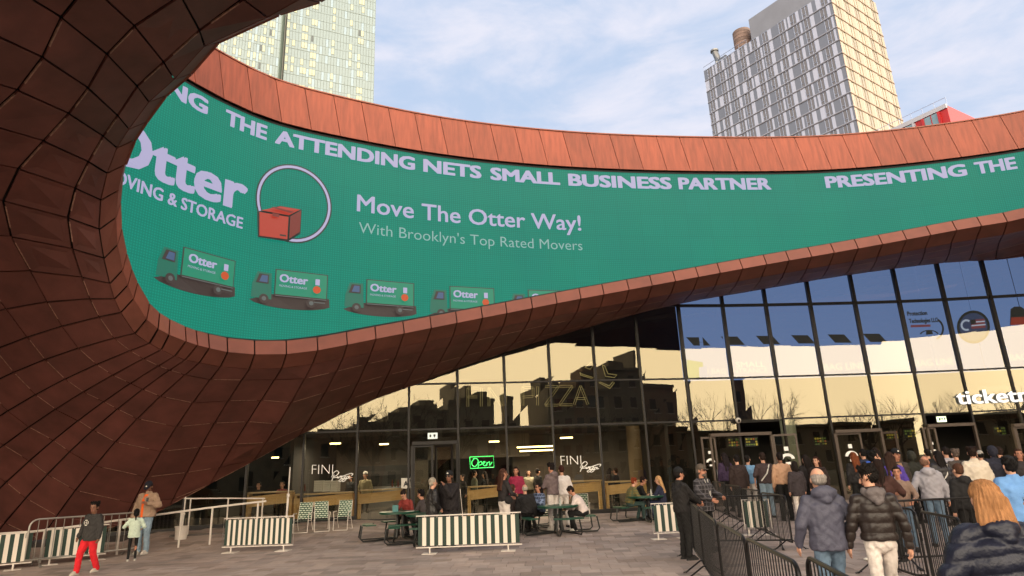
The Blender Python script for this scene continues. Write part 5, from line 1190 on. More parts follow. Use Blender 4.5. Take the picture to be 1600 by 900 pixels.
# ------------------------------------------------------------------ people
def voxel(mb, vs, smooth=2):
    me = mb.mesh('tmp'); bm = bmesh.new(); bm.from_mesh(me); bmesh.ops.recalc_face_normals(bm, faces=bm.faces); bm.to_mesh(me); bm.free()
    o = bpy.data.objects.new('tmp', me); COL.objects.link(o); md = o.modifiers.new('r', 'REMESH'); md.mode = 'VOXEL'; md.voxel_size = vs
    if smooth: sm = o.modifiers.new('s', 'SMOOTH'); sm.iterations = smooth; sm.factor = .6
    r = bpy.data.meshes.new_from_object(o.evaluated_get(bpy.context.evaluated_depsgraph_get()))
    bpy.data.objects.remove(o); bpy.data.meshes.remove(me); return r
def wrinkle(me, amp, sc, fn=None):
    n = len(me.vertices); co = np.empty(n*3, np.float32); no = np.empty(n*3, np.float32); me.vertices.foreach_get('co', co); me.vertices.foreach_get('normal', no); co = co.reshape(-1, 3); no = no.reshape(-1, 3); d = np.zeros(n, np.float32)
    if amp:
        x = co*sc; a = np.sin(x[:, 0]*3.1+1.7*np.sin(x[:, 2]*1.3+x[:, 1]*2.1))*np.sin(x[:, 2]*2.3+x[:, 0]*1.1+1.3*np.sin(x[:, 1]*2.7)); b = np.sin(x[:, 2]*5.2+2.2*np.sin(x[:, 0]*2.9)+x[:, 1]*3)*.6; c = np.sin(x[:, 0]*9+x[:, 1]*7+np.sin(x[:, 2]*6)*2)*.25; d += amp*(a+b*.6+c)
    if fn is not None: d += fn(co)
    co += no*d[:, None]; me.vertices.foreach_set('co', co.ravel()); me.update(); return me
def fin(me, name, mats, root, kind=None):
    mats = mats if isinstance(mats, (list, tuple)) else [mats]; me.materials.clear()
    for m_ in mats: me.materials.append(m_)
    me.polygons.foreach_set('use_smooth', [True]*len(me.polygons)); me.name = name; return link(name, me, root, True)
def joinmesh(me, mb, mats):            # adds hand-made geometry to a mesh, keeping one object
    V = [tuple(v.co) for v in me.vertices]; F = [tuple(p.vertices) for p in me.polygons]; MI = [0]*len(F); k = len(V)
    V += mb.v; F += [tuple(i+k for i in f) for f in mb.f]; MI += mb.mi
    r = bpy.data.meshes.new('body'); r.from_pydata(V, [], F); r.update()
    for m_ in mats: r.materials.append(m_)
    r.polygons.foreach_set('material_index', MI); r.polygons.foreach_set('use_smooth', [True]*len(F)); return r
SK = {'a': (.80, .60, .50), 'b': (.72, .50, .40), 'c': (.50, .34, .26), 'd': (.36, .24, .19)}
def skinm(k): return mat('skin_'+k, SK[k], .55, noise_s=30, noise_a=.05)
M_eye = mat('dark_eye', (.08, .06, .05), .3); M_lipm = mat('lip_skin', (.55, .30, .27), .5); M_lens = mat('dark_lens', (.04, .04, .045), .15)
def cloth(col, kind='plain'):
    nm = 'cloth_%s_%s' % (kind, ''.join('%02x' % int(c*255) for c in col))
    if nm in _mats: return _mats[nm]
    if kind == 'plaid':
        mm = mat(nm, col, .85); t = mm.node_tree; b = t.nodes['Principled BSDF']; L = t.links.new; tcn = t.nodes.new('ShaderNodeTexCoord')
        ws = []
        for ax in ('X', 'Z'):
            w_ = t.nodes.new('ShaderNodeTexWave'); w_.bands_direction = ax; w_.inputs['Scale'].default_value = 3.6; L(tcn.outputs['Object'], w_.inputs[0]); m1 = t.nodes.new('ShaderNodeMath'); m1.operation = 'GREATER_THAN'; m1.inputs[1].default_value = .84; L(w_.outputs['Fac'], m1.inputs[0]); ws.append(m1)
        mx = t.nodes.new('ShaderNodeMath'); mx.operation = 'MAXIMUM'; L(ws[0].outputs[0], mx.inputs[0]); L(ws[1].outputs[0], mx.inputs[1])
        mi = t.nodes.new('ShaderNodeMix'); mi.data_type = 'RGBA'; mi.inputs[6].default_value = lin(col); c2 = tuple(min(1, c*1.4+.12) for c in col) if sum(col) < .9 else (.30, .32, .22); mi.inputs[7].default_value = lin(c2); L(mx.outputs[0], mi.inputs[0]); L(mi.outputs[2], b.inputs['Base Color']); return mm
    return mat(nm, col, {'puffer': .42, 'leather': .35, 'shell': .62, 'denim': .8}.get(kind, .85), noise_s=7 if kind != 'denim' else 9, noise_a=.10 if kind != 'denim' else .16, bump=.25, bump_s=60, spec=.4)
def person(label, px, py, Y, rz, top, legs, shoes=(.12, .11, .11), hair=('short', (.08, .06, .05)), skin='a', pose='stand', arms=None, lean=0.0, turn=0.0, nod=0.0, cap=None, lod=1, h=None, group=None, bulk=1.0, extra=(), x=None, step=.0, g=None, glasses=False, seat=.47):
    b0 = W(px, py, Y); X = b0.x if x is None else x; gg = gz(X, Y) if g is None else g
    if h is None: h = min(max(b0.z-gg, 1.05), 1.95) if pose != 'sit' else 1.72
    k = h/1.75; th = thing('person', label, 'person', (X, Y, gg), rz, group); th.scale = (k, k, k)
    vs = {0: .011, 1: .019, 2: .026}[lod]; bulk *= 1.07
    kind, colr, o_ = (top+({},))[:3]; hem = o_.get('hem', .92); hood = o_.get('hood'); tb = o_.get('bulk', 1.0)*bulk
    dz = 0.0 if pose != 'sit' else seat+.06-.92
    hipz = .92+dz; R = Matrix.Rotation(-lean, 3, 'X'); Hh = Vector((0, 0, hipz))
    def TT(v): return R @ (Vector(v)+Vector((0, 0, dz))-Hh)+Hh
    neck, headc = TT((0, -.01, 1.47)), TT((0, .01, 1.635)); RH = R @ Matrix.Rotation(turn, 3, 'Z') @ Matrix.Rotation(-nod, 3, 'X')
    def HT(v): return headc+RH @ Vector(v)
    sh_ = [TT((s*.175, -.005, 1.405)) for s in (-1, 1)]
    # legs
    J = []
    for i, s in enumerate((-1, 1)):
        hp = Vector((s*.09, 0, hipz))
        if pose == 'sit': kn = Vector((s*.13, .42, seat+.08)); an = Vector((s*.14, .40-.12*(i == 0), .09))
        else:
            st = step*(1 if i else -1); an = Vector((s*.11, st, .085+(abs(st)*.12 if st < 0 else 0))); kn = (hp+an)/2+Vector((0, .03+abs(st)*.22, .01))
        J.append((hp, kn, an))
    # arms
    A = []
    for i, s in enumerate((-1, 1)):
        tgt = (arms[i] if arms else None) or (s*.27, .03, .82)
        tgt = TT(tgt) if pose != 'sit' or True else Vector(tgt); S_ = sh_[i]; d = tgt-S_; L_ = d.length; a_, b_ = .285, .255
        if L_ > (a_+b_)*.985: d = d*((a_+b_)*.985/L_); tgt = S_+d; L_ = d.length
        x_ = (a_*a_-b_*b_+L_*L_)/(2*L_); hh = math.sqrt(max(a_*a_-x_*x_, 0)); hint = Vector((s*.75, -.7, -.45)); dn = d.normalized(); hint = (hint-dn*hint.dot(dn)).normalized(); el = S_+dn*x_+hint*hh; A.append((S_, el, tgt))
    sm = skinm(skin)
    # continuous body
    B = MB(); B.ell(TT((0, 0, .96)), (.135, .095, .11)); B.ell(TT((0, 0, 1.12)), (.12, .085, .15)); B.ell(TT((0, 0, 1.29)), (.145, .09, .15)); B.cap(sh_[0], sh_[1], .045, .045); B.cap(TT((0, -.01, 1.40)), TT((0, .0, 1.56)), .058, .052)
    B.ell(HT((0, -.008, .035)), (.074, .094, .098), M=None); B.ell(HT((0, .028, -.045)), (.055, .062, .070)); B.cap(HT((0, .0, -.02)), HT((0, .062, -.088)), .05, .020)
    for hp, kn, an in J: B.cap(hp, kn, .07, .048); B.cap(kn, an, .048, .035); B.cap(an, an+Vector((0, .11, -.04)), .035, .028)
    for S_, el, hd in A:
        B.cap(S_, el, .040, .034); B.cap(el, hd, .034, .023)
        dd = (hd-el).normalized(); B.cap(hd, hd+dd*.07, .030, .026)
    body = voxel(B, vs)
    D = MB()
    # nose, ears, eyes, mouth
    D.cap(HT((0, .088, .018)), HT((0, .106, -.018)), .010, .015, 6, mi=0, k=2)
    for s in (-1, 1): D.ell(HT((s*.076, -.005, .0)), (.012, .022, .032), 6, 5, mi=0); D.ell(HT((s*.030, .082, .022)), (.013, .010, .008), 6, 4, mi=1); D.cap(HT((s*.017, .090, .040)), HT((s*.046, .078, .042)), .005, .004, 5, mi=1, k=2)
    D.cap(HT((-.020, .086, -.048)), HT((.020, .086, -.048)), .007, .007, 5, mi=2, k=2)
    # hands: palm is part of the body mesh, fingers are added knuckle by knuckle
    for i, (S_, el, hd) in enumerate(A):
        s = -1 if i == 0 else 1; dd = (hd-el).normalized(); side = dd.cross(Vector((s, 0, .2))).normalized(); nrm_ = dd.cross(side).normalized(); base = hd+dd*.075; cur = Vector((-s*.5, .2, 0)).normalized()
        for f_, (o2, l_) in enumerate(((-.026, .060), (-.009, .070), (.009, .066), (.025, .052))):
            p0 = base+side*o2; p1 = p0+dd*l_*.5+cur*.008; p2 = p1+dd*l_*.38+cur*.022; D.cap(p0-dd*.02, p1, .0095, .0085, 5, mi=0, k=1); D.cap(p1, p2, .0085, .007, 5, mi=0, k=1)
        t0 = hd+dd*.02-side*.028; t1 = t0+dd*.032-side*.022; D.cap(t0, t1, .012, .010, 5, mi=0, k=1); D.cap(t1, t1+dd*.03+cur*.012, .010, .008, 5, mi=0, k=1)
    hk = 1.05 if k > .86 else 1.17; HI = RH.inverted()
    def hscale(me_, allv=False):
        for v in me_.vertices:
            q = HI @ (v.co-headc)
            if q.length < .45:
                f_ = 1+(hk-1)*(1 if allv else sstep(-.15, -.08, q.z))
                if f_ != 1 and (allv or q.length < .26): v.co = headc+(v.co-headc)*f_+(RH @ Vector((0, 0, (f_-1)*.05)))
    me = joinmesh(body, D, [sm, M_eye, M_lipm]); hscale(me); link('body', me, th, True)
    # trousers
    lc, lk = legs[0], (legs[1] if len(legs) > 1 else 'plain'); lw = legs[2] if len(legs) > 2 else 1.0
    P = MB()
    if lk == 'skirt': P.loft([[Vector((math.cos(t)*a, math.sin(t)*b, z+dz)) for t in [2*math.pi*j/16 for j in range(16)]] for z, a, b in ((.98, .16, .12), (.7, .20, .16), (.22, .21, .17))])
    else:
        P.ell(TT((0, -.005, .95)), (.165, .120, .12))
        for hp, kn, an in J: P.cap(hp, kn, .096*lw, .068*lw); P.cap(kn, an+Vector((0, 0, .0)), .066*lw, .055*lw)
    wrk = wrinkle(voxel(P, vs), .006, 14 if lk != 'leggings' else 4); fin(wrk, 'trousers', cloth(lc, 'denim' if lk == 'denim' else 'plain'), th)
    # shoes
    for (hp, kn, an) in J:
        F_ = MB(); zf = an.z-.085; F_.loft([[Vector((an.x+math.cos(t)*w_, an.y+.055+math.sin(t)*l_, zf+z)) for t in [2*math.pi*j/12 for j in range(12)]] for z, w_, l_ in ((.004, .046, .135), (.028, .050, .138), (.055, .044, .11), (.095, .036, .06))]); sole = MB(); sole.loft([[Vector((an.x+math.cos(t)*.052, an.y+.055+math.sin(t)*.142, zf+z)) for t in [2*math.pi*j/12 for j in range(12)]] for z in (.0, .026)])
        o = F_.build('shoe', cloth(shoes), th, smooth=True, local=True); sole.build('sole', mat('pale_sole', (.72, .70, .66), .7) if sum(shoes) > .6 else mat('dark_sole', (.09, .09, .09), .7), o, local=True)
    # upper garment
    t_ = {'puffer': 1.22, 'coat': 1.12, 'parka': 1.22, 'jacket': 1.10, 'hoodie': 1.08, 'shirt': 1.0, 'leather': 1.08}.get(kind, 1.0)*tb
    Q = MB(); hz = hem
    rings = []
    for z, a, b in ((hz, .168*t_, .128*t_), (max(hz+.04, .95), .172*t_, .130*t_), (1.08, .160*t_, .124*t_), (1.25, .178*t_, .130*t_), (1.36, .180*t_, .122*t_), (1.44, .125, .085), (1.49, .07, .062)):
        if z < hz: continue
        rings.append([TT((math.cos(q)*a, math.sin(q)*b-.005, z)) for q in [2*math.pi*j/20 for j in range(20)]] if not (pose == 'sit' and z < .93) else [TT((math.cos(q)*a, math.sin(q)*b-.005, .93)) for q in [2*math.pi*j/20 for j in range(20)]])
    Q.loft(rings); ar = .055*(t_**1.3)
    Q.cap(sh_[0]+Vector((.03, 0, -.005)), sh_[1]-Vector((.03, 0, .005)), ar*1.05, ar*1.05)
    slv = o_.get('sleeve', .97)
    for S_, el, hd in A: Q.cap(S_, el, ar*1.1, ar*.95); Q.cap(el, el.lerp(hd, slv), ar*.93, ar*.66)
    if hood == 'down':
        Q.ell(TT((0, -.105, 1.475)), (.135, .078, .08)) if kind not in ('puffer', 'parka') else Q.ell(TT((0, -.10, 1.50+o_.get('hz', 0))), tuple(v*o_.get('hr', 1) for v in (.155, .085, .082))); Q.cap(TT((-.09, -.06, 1.47)), TT((0, -.15, 1.42)), .05, .05); Q.cap(TT((.09, -.06, 1.47)), TT((0, -.15, 1.42)), .05, .05)
    elif hood == 'up': Q.ell(HT((0, -.03, .01)), (.105, .115, .145))
    elif hood == 'collar': Q.loft([[TT((math.cos(q)*a, math.sin(q)*a*.95-.012, z)) for q in [2*math.pi*j/16 for j in range(16)]] for z, a in ((1.42, .10), (1.535, .078))])
    me = voxel(Q, vs)
    if kind == 'puffer':
        pit = o_.get('pitch', .105)
        def ridge(co):
            z = co[:, 2]+.15*np.abs(co[:, 0])*(o_.get('chev', 0)); return .016*(np.abs(np.sin(np.pi*z/pit))**.55-.6)+.004*np.sin(co[:, 0]*38+z*9)
        wrinkle(me, .0025, 13, ridge)
    else: wrinkle(me, {'shirt': .006, 'hoodie': .008, 'parka': .006}.get(kind, .007), 12)
    garm = fin(me, {'puffer': 'puffer_jacket', 'coat': 'coat', 'parka': 'parka', 'hoodie': 'hoodie', 'shirt': 'shirt', 'leather': 'leather_jacket'}.get(kind, 'jacket'), cloth(colr, o_.get('mat', {'puffer': 'puffer', 'leather': 'leather', 'parka': 'shell'}.get(kind, 'plain'))), th)
    # hair
    hs, hc = hair; hm = mat('hair_%02x%02x%02x' % tuple(int(c*255) for c in hc), hc, .75, spec=.2, noise_s=60, noise_a=.35, stretch=(1, 1, .12), bump=.5, bump_s=90)
    if hs != 'none':
        Hm = MB()
        if hs in ('short', 'curly', 'bob', 'long', 'pony', 'bun', 'top'): Hm.ell(HT((0, -.018, .052)), (.083, .098, .092))
        if hs in ('short', 'curly', 'top'): Hm.ell(HT((0, -.034, .0)), (.079, .076, .075))
        if hs == 'ring': Hm.ell(HT((0, -.034, .0)), (.080, .078, .06))
        if hs == 'ring': Hm.ell(HT((0, -.028, .028)), (.084, .090, .058))
        if hs in ('bob', 'long', 'pony'): Hm.ell(HT((0, -.045, .0)), (.083, .072, .11))
        if hs == 'bob': Hm.cap(HT((-.055, -.03, .0)), HT((-.078, -.03, -.11)), .045, .038); Hm.cap(HT((.055, -.03, .0)), HT((.078, -.03, -.11)), .045, .038); Hm.cap(HT((0, -.06, 0)), HT((0, -.075, -.12)), .065, .06)
        if hs == 'bobl':
            Hm.ell(HT((0, -.018, .052)), (.088, .100, .092)); Hm.ell(HT((0, -.050, .0)), (.090, .085, .11))
            for q in (-.07, -.035, 0, .035, .07): Hm.cap(HT((q*.8, -.06, 0)), HT((q*1.25, -.125+abs(q)*.5, -.145+.02*math.sin(q*60))), .050, .036)
        if hs == 'long':
            for q in (-.055, 0, .055): Hm.cap(HT((q, -.06, 0)), TT((q*1.25, -.125, 1.26)), .055, .034)
        if hs == 'pony': Hm.cap(HT((0, -.10, .05)), HT((0, -.16, -.02)), .03, .035); Hm.cap(HT((0, -.16, -.02)), HT((0, -.15, -.20)), .035, .016)
        if hs == 'bun': Hm.ell(HT((0, -.10, .08)), .045)
        if hs == 'curly':
            for q in range(16): a = q*2.4; Hm.ell(HT((math.cos(a)*.075, -.03+math.sin(a)*.07, .07+.05*math.sin(q*1.7))), .030, 7, 5)
        hv = voxel(Hm, vs*.6, 1)
        wrinkle(hv, 0 if hs != 'curly' else .006, 45, None if hs == 'curly' else (lambda co: .0035*np.sin(np.arctan2(co[:, 1], co[:, 0])*34+1.6*np.sin(co[:, 2]*11))+.002*np.sin(co[:, 0]*210)))
        # keep the face clear
        inv = RH.inverted(); bm = bmesh.new(); bm.from_mesh(hv); dl_ = [v for v in bm.verts if (lambda q: q.y > .045 and q.z < .075 and abs(q.x) < .078 and q.z > -.16)(inv @ (v.co-headc))]; bmesh.ops.delete(bm, geom=dl_, context='VERTS'); bm.to_mesh(hv); bm.free(); hscale(hv, True); fin(hv, 'hair', hm, th)
    if hs == 'beard' or 'beard' in extra:
        Bd = MB(); Bd.ell(HT((0, .045, -.068)), (.052, .048, .045)); bb = voxel(Bd, .012, 1); hscale(bb, True); fin(bb, 'beard', hm, th)
    if cap:
        c_ = MB(); rr = [(.0, .090, .102), (.03, .091, .102), (.07, .078, .088), (.10, .045, .05), (.112, .008, .008)]
        c_.loft([[HT((math.cos(q)*a, -.010+math.sin(q)*b, .045+z)) for q in [2*math.pi*j/16 for j in range(16)]] for z, a, b in rr])
        co = c_.build('cap', cloth(cap[0]), th, smooth=50, local=True); hscale(co.data, True)
        if len(cap) < 2 or cap[1] != 'beanie':
            sg = -1 if (len(cap) > 1 and cap[1] == 'back') else 1; br_ = MB(); top_ = [HT((math.cos(q)*.074, sg*(.07+math.sin(q)*.095), .050-.016*math.sin(q))) for q in [math.pi*j/8 for j in range(9)]]; br_.slab(top_, RH @ Vector((0, 0, 1)), .006); hscale(br_.build('brim', cloth(cap[0]), co, local=True).data, True)
        if len(cap) > 2: e_ = MB(); e_.ell(HT((0, .098, .085)), (.022, .008, .018), 8, 5); hscale(e_.build('cap_emblem', M_wh, co, local=True).data, True)
    if glasses:
        g_ = MB()
        for s in (-1, 1): g_.ell(HT((s*.033, .092, .020)), (.026, .006, .018), 10, 6); g_.beam(HT((s*.058, .09, .022)), HT((s*.078, -.01, .022)), .004, .004)
        g_.beam(HT((-.012, .095, .022)), HT((.012, .095, .022)), .004, .004); hscale(g_.build('glasses', M_lens, th, local=True).data, True)
    for e in extra:
        if e == 'lanyard':
            l_ = MB(); l_.tube([TT((-.06, .10, 1.47)), TT((-.02, .165, 1.2)), TT((0, .17, 1.12))], .006, 5); l_.tube([TT((.06, .10, 1.47)), TT((.02, .165, 1.2)), TT((0, .17, 1.12))], .006, 5); lo = l_.build('lanyard', M_wh, th, local=True); b_ = MB(); b_.box(TT((0, .178, 1.06)), (.07, .008, .10)); b_.build('badge', M_wh, lo, local=True)
        if e == 'strap': l_ = MB(); l_.tube([TT((.13, -.09, 1.44)), TT((.02, -.175, 1.2)), TT((-.15, -.13, 1.0))], .018, 5); l_.build('bag_strap', M_wh, th, local=True)
        if e == 'bag': l_ = MB(); l_.ell(TT((.24, .0, .98)), (.05, .13, .10)); l_.tube([TT((.22, .08, 1.04)), TT((.19, .02, 1.40)), TT((.22, -.08, 1.04))], .008, 5); l_.build('shoulder_bag', cloth((.10, .09, .09)), th, local=True, smooth=True)
        if isinstance(e, tuple) and e[0] == 'pack': l_ = MB(); l_.ell(TT((0, -.20, 1.22)), (.15, .10, .22)); l_.ell(TT((0, -.27, 1.13)), (.11, .05, .10)); l_.build('backpack', cloth(e[1]), th, local=True, smooth=True)
        if isinstance(e, tuple) and e[0] == 'ghood': l_ = MB(); l_.ell(TT((0, -.105, 1.475)), (.115, .075, .06)); l_.cap(TT((-.095, -.04, 1.49)), TT((-.01, -.165, 1.38)), .042, .038); l_.cap(TT((.095, -.04, 1.49)), TT((.01, -.165, 1.38)), .042, .038); fin(wrinkle(voxel(l_, .011), .005, 16), 'hood', cloth(e[1]), th)
        if e == 'phone': hd = A[0][2]; l_ = MB(); l_.box(hd+Vector((.02, .03, .07)), (.065, .012, .13)); l_.build('phone', M_lens, th, local=True)
        if isinstance(e, tuple) and e[0] == 'inner': l_ = MB(); l_.loft([[TT((math.cos(q)*a, .03+math.sin(q)*b, z)) for q in [math.pi*j/8 for j in range(9)]]+[TT((-a, .02, z)), TT((a, .02, z))] for z, a, b in ((.90, .075, .118*t_), (1.1, .062, .118*t_), (1.3, .066, .125*t_), (1.46, .06, .07))]); l_.build('open_front_shirt', cloth(e[1]), th, local=True, smooth=50)
        if e == 'print':
            l_ = MB(); c = TT((0, .148*t_, 1.28)); pts = [c+Vector((math.cos(q)*.075, 0, math.sin(q)*.075)) for q in [2*math.pi*j/20 for j in range(20)]]; pts2 = [c+Vector((math.cos(q)*.052, 0, math.sin(q)*.052)) for q in [2*math.pi*j/20 for j in range(20)]]
            l_.add(pts+pts2, [(j, (j+1) % 20, 20+(j+1) % 20, 20+j) for j in range(20) if j % 5 != 2]); l_.box(c+Vector((-.012, 0, 0)), (.014, .004, .07)); l_.box(c+Vector((.014, 0, .0)), (.03, .004, .014)); l_.build('shirt_print', M_wh, th, local=True)
    return th
pi = math.pi; DN = None
BLK = (.075, .07, .07); NAVY = (.16, .17, .22); WHT = (.84, .80, .77); JEAN = (.36, .44, .52); LJEAN = (.52, .60, .66)
# --- the three nearest people, seen from behind
person('balding man in a grey blue hooded parka and jeans walking away', 1276, 735, 7.9, .0, ('parka', (.29, .29, .35), dict(hood='down', hem=.87, bulk=.96)), (JEAN, 'denim'), hair=('ring', (.55, .52, .50)), lod=0, arms=((-.30, .10, .92), (.25, .16, 1.02)), step=.12, turn=-.1)
person('young man in a brown black quilted puffer jacket and white trousers walking away', 1354, 730, 7.7, -.12, ('puffer', (.17, .14, .13), dict(hood='collar', hem=.97, bulk=.85)), (WHT, 'plain', .88), shoes=(.8, .78, .75), hair=('curly', (.07, .05, .04)), lod=0, arms=((-.30, .12, .86), (.32, .0, .80)), turn=.75, nod=.35, step=.18, extra=(('ghood', (.40, .37, .37)),))
person('woman with orange hair in a navy quilted coat at the bottom right corner', 1534, 757, 4.5, -.05, ('puffer', (.11, .12, .18), dict(hood='down', hem=.60, bulk=1.12, pitch=.11, chev=1.2, hz=-.03, hr=.8)), (BLK,), hair=('bobl', (.62, .44, .29)), lod=0, skin='a', arms=((-.34, .16, .98), (.34, .16, .98)))
person('dark jacketed person cut by the right picture edge behind the orange haired woman', 1615, 770, 6.6, .3, ('jacket', (.14, .13, .15), dict(hood='down')), (BLK,), hair=('short', (.10, .08, .07)), lod=1)
# --- queue at the right
person('bald man in a pale grey hoodie and jeans looking to the right of the queue', 1443, 710, 14.4, -.35, ('hoodie', (.60, .59, .62), dict(hood='down', hem=.90, bulk=1.05)), (JEAN, 'denim', 1.05), hair=('ring', (.45, .34, .28)), skin='b', turn=-.7, arms=((-.28, .08, .95), (.30, .05, .86)), h=1.80)
person('long dark haired woman in a brown coat beside the smiling woman', 1371, 720, 12.8, -.9, ('coat', (.25, .15, .13), dict(hem=.70)), (BLK,), hair=('long', (.13, .08, .06)), arms=((-.1, .34, 1.1), (.18, .38, 1.12)), skin='b')
person('young man with thick black hair looking right above the puffer jacket man', 1363, 706, 14.6, -1.4, ('jacket', BLK, dict(hood='down')), (BLK,), hair=('curly', (.06, .05, .05)), turn=-.2)
person('smiling dark haired woman in a taupe top facing the camera in the queue', 1399, 728, 13.9, pi-.5, ('shirt', (.52, .43, .38), dict(sleeve=.6)), (JEAN, 'denim'), hair=('bun', (.12, .08, .06)), skin='b', arms=((-.2, .25, 1.05), (.12, .3, 1.2)), h=1.62)
person('person in a violet jacket with a pink strap in the queue', 1388, 708, 16.6, -.4, ('jacket', (.32, .24, .60), dict()), (BLK,), hair=('long', (.20, .13, .10)), extra=('strap',))
person('laughing man in a dark cap and open tan vest facing the camera', 1397, 698, 17.6, pi+.1, ('jacket', (.24, .21, .19), dict()), (BLK,), cap=((.07, .07, .08), 'front', 1), skin='b', extra=(('inner', (.60, .48, .38)),), group=None)
person('person in a dark olive jacket behind the grey hooded man', 1422, 706, 18.5, .1, ('jacket', (.18, .18, .15), dict(hood='up')), (BLK,), hair=('none', BLK))
person('person in a dark puffer jacket with a white strap across the back', 1463, 706, 17.8, .15, ('puffer', (.19, .18, .19), dict()), (BLK,), hair=('long', (.09, .07, .07)), extra=('strap',))
person('person in white behind the dark puffer jacket with white strap', 1476, 700, 20.0, .1, ('hoodie', (.66, .64, .66), dict()), (JEAN, 'denim'), hair=('short', (.12, .09, .08)))
person('curly grey haired person with a backpack at the right doorway', 1491, 703, 19.0, -.1, ('jacket', (.30, .27, .25), dict()), (BLK,), hair=('curly', (.38, .33, .30)), extra=(('pack', (.20, .18, .17)),))
person('short haired person in a black hoodie right of the grey hooded man', 1497, 735, 12.6, .2, ('hoodie', (.10, .095, .10), dict(hood='down', bulk=1.1)), (BLK,), hair=('short', (.30, .20, .15)), h=1.66)
person('tall man in a cream jacket with red print walking into the right doorway', 1516, 694, 16.0, -.15, ('jacket', (.82, .77, .70), dict(hood='collar', bulk=1.1)), (BLK,), hair=('curly', (.14, .09, .07)), turn=-.4)
person('person in a dark hood and coat left of the light blue jacket', 1548, 698, 17.5, .1, ('coat', (.15, .15, .20), dict(hood='up', bulk=1.1)), (BLK,), hair=('none', BLK))
person('broad person in a light blue jacket with dark hair at the right edge', 1575, 717, 10.0, -.1, ('jacket', (.42, .60, .82), dict(hood='collar', bulk=1.28, hem=.86)), (BLK,), hair=('curly', (.07, .06, .06)), cap=((.06, .06, .07), 'beanie'))
person('person in a brown coat beyond the light blue jacket', 1560, 700, 19.5, -.3, ('coat', (.28, .22, .19), dict()), (BLK,), hair=('short', (.16, .11, .09)))
person('person with reddish face turned back at the right edge', 1590, 703, 17.0, pi-.4, ('coat', (.20, .18, .18), dict()), (BLK,), hair=('bob', (.26, .17, .12)), skin='b')
person('person in black walking in under the green lit sign', 1448, 703, 21.5, .0, ('coat', (.09, .09, .09), dict()), (BLK,), hair=('short', (.10, .08, .07)))
person('person in black among the queue left of the cream jacket', 1530, 706, 20.8, .0, ('jacket', (.12, .11, .12), dict()), (BLK,), hair=('short', (.09, .08, .07)), cap=((.65, .63, .6), 'front'))
person('auburn long haired woman facing the wide bronze door', 1332, 708, 20.5, .1, ('coat', (.13, .12, .12), dict()), (BLK,), hair=('long', (.42, .22, .12)))
person('person with a bright blue backpack at the second doorway', 1347, 703, 21.5, .0, ('jacket', (.16, .18, .26), dict()), (BLK,), hair=('short', (.08, .07, .07)), extra=(('pack', (.20, .34, .68)),))
person('dark dressed person at the second doorway beside the blue backpack', 1366, 700, 22.2, .0, ('coat', (.12, .11, .12), dict()), (BLK,), hair=('long', (.12, .08, .07)))
person('long haired woman in a black coat left of the two by the pale column', 1257, 712, 20.8, .3, ('coat', (.14, .12, .12), dict()), (BLK,), hair=('long', (.11, .08, .07)))
person('long wavy haired woman facing back beside the pale column', 1274, 715, 20.2, pi-.8, ('coat', (.17, .12, .11), dict(hem=.7)), (BLK,), hair=('long', (.22, .12, .09)))
# --- people entering at the first door
person('man in a sand coloured sweatshirt and black trousers at the first doors', 1217, 708, 20.4, .0, ('hoodie', (.70, .55, .44), dict(hem=.94)), (BLK, 'plain', 1.1), hair=('short', (.10, .07, .06)), skin='c')
person('child in a dark coat and white trousers beside the sand coloured sweatshirt', 1240, 722, 20.0, .15, ('coat', (.22, .19, .20), dict(hem=.75)), (WHT,), hair=('bob', (.12, .09, .08)))
person('man in a dark vest over a white shirt and pale jeans at the doorway', 1190, 706, 21.4, -.1, ('shirt', (.25, .20, .20), dict(sleeve=.1, bulk=1.08)), (LJEAN, 'denim', 1.1), hair=('short', (.16, .11, .09)), arms=((-.27, .1, .92), (.30, .05, .95)), extra=('strap',))
person('person in light blue reaching to the door left of the dark vest', 1167, 713, 22.4, -.7, ('jacket', (.46, .62, .76), dict(sleeve=.9)), (WHT,), hair=('short', (.10, .08, .07)), arms=((-.1, .35, 1.2), (.35, .40, 1.05)))
person('person in a brown coat with a white hood at the first doorway', 1150, 712, 21.8, .0, ('coat', (.19, .14, .13), dict(hem=.80)), (BLK,), hair=('short', (.09, .07, .07)), extra=())
person('person in violet deep in the first doorway', 1130, 705, 23.6, .3, ('jacket', (.22, .16, .26), dict()), (BLK,), hair=('long', (.12, .09, .10)), skin='b')
# --- stewards at the fence
person('steward in black cap and black clothes leaning on the barrier', 1059, 733, 14.0, -1.25, ('jacket', (.115, .105, .105), dict(hood='collar', hem=.90, bulk=1.02)), ((.085, .08, .08), 'plain', 1.12), hair=('short', (.10, .08, .07)), skin='b', cap=((.07, .07, .075), 'front'), arms=((-.06, .42, 1.06), (.06, .44, 1.04)), lod=0, nod=.1)
person('bearded steward in a plaid overshirt cap and glasses with a white badge', 1094, 728, 15.0, pi+.75, ('jacket', (.15, .14, .15), dict(mat='plaid', hem=.82, bulk=1.14)), (BLK,), hair=('short', (.42, .38, .35)), skin='b', cap=((.34, .30, .26), 'front'), arms=((-.28, .26, 1.10), (.22, .3, 1.06)), glasses=True, extra=('lanyard', 'beard'), lod=0)
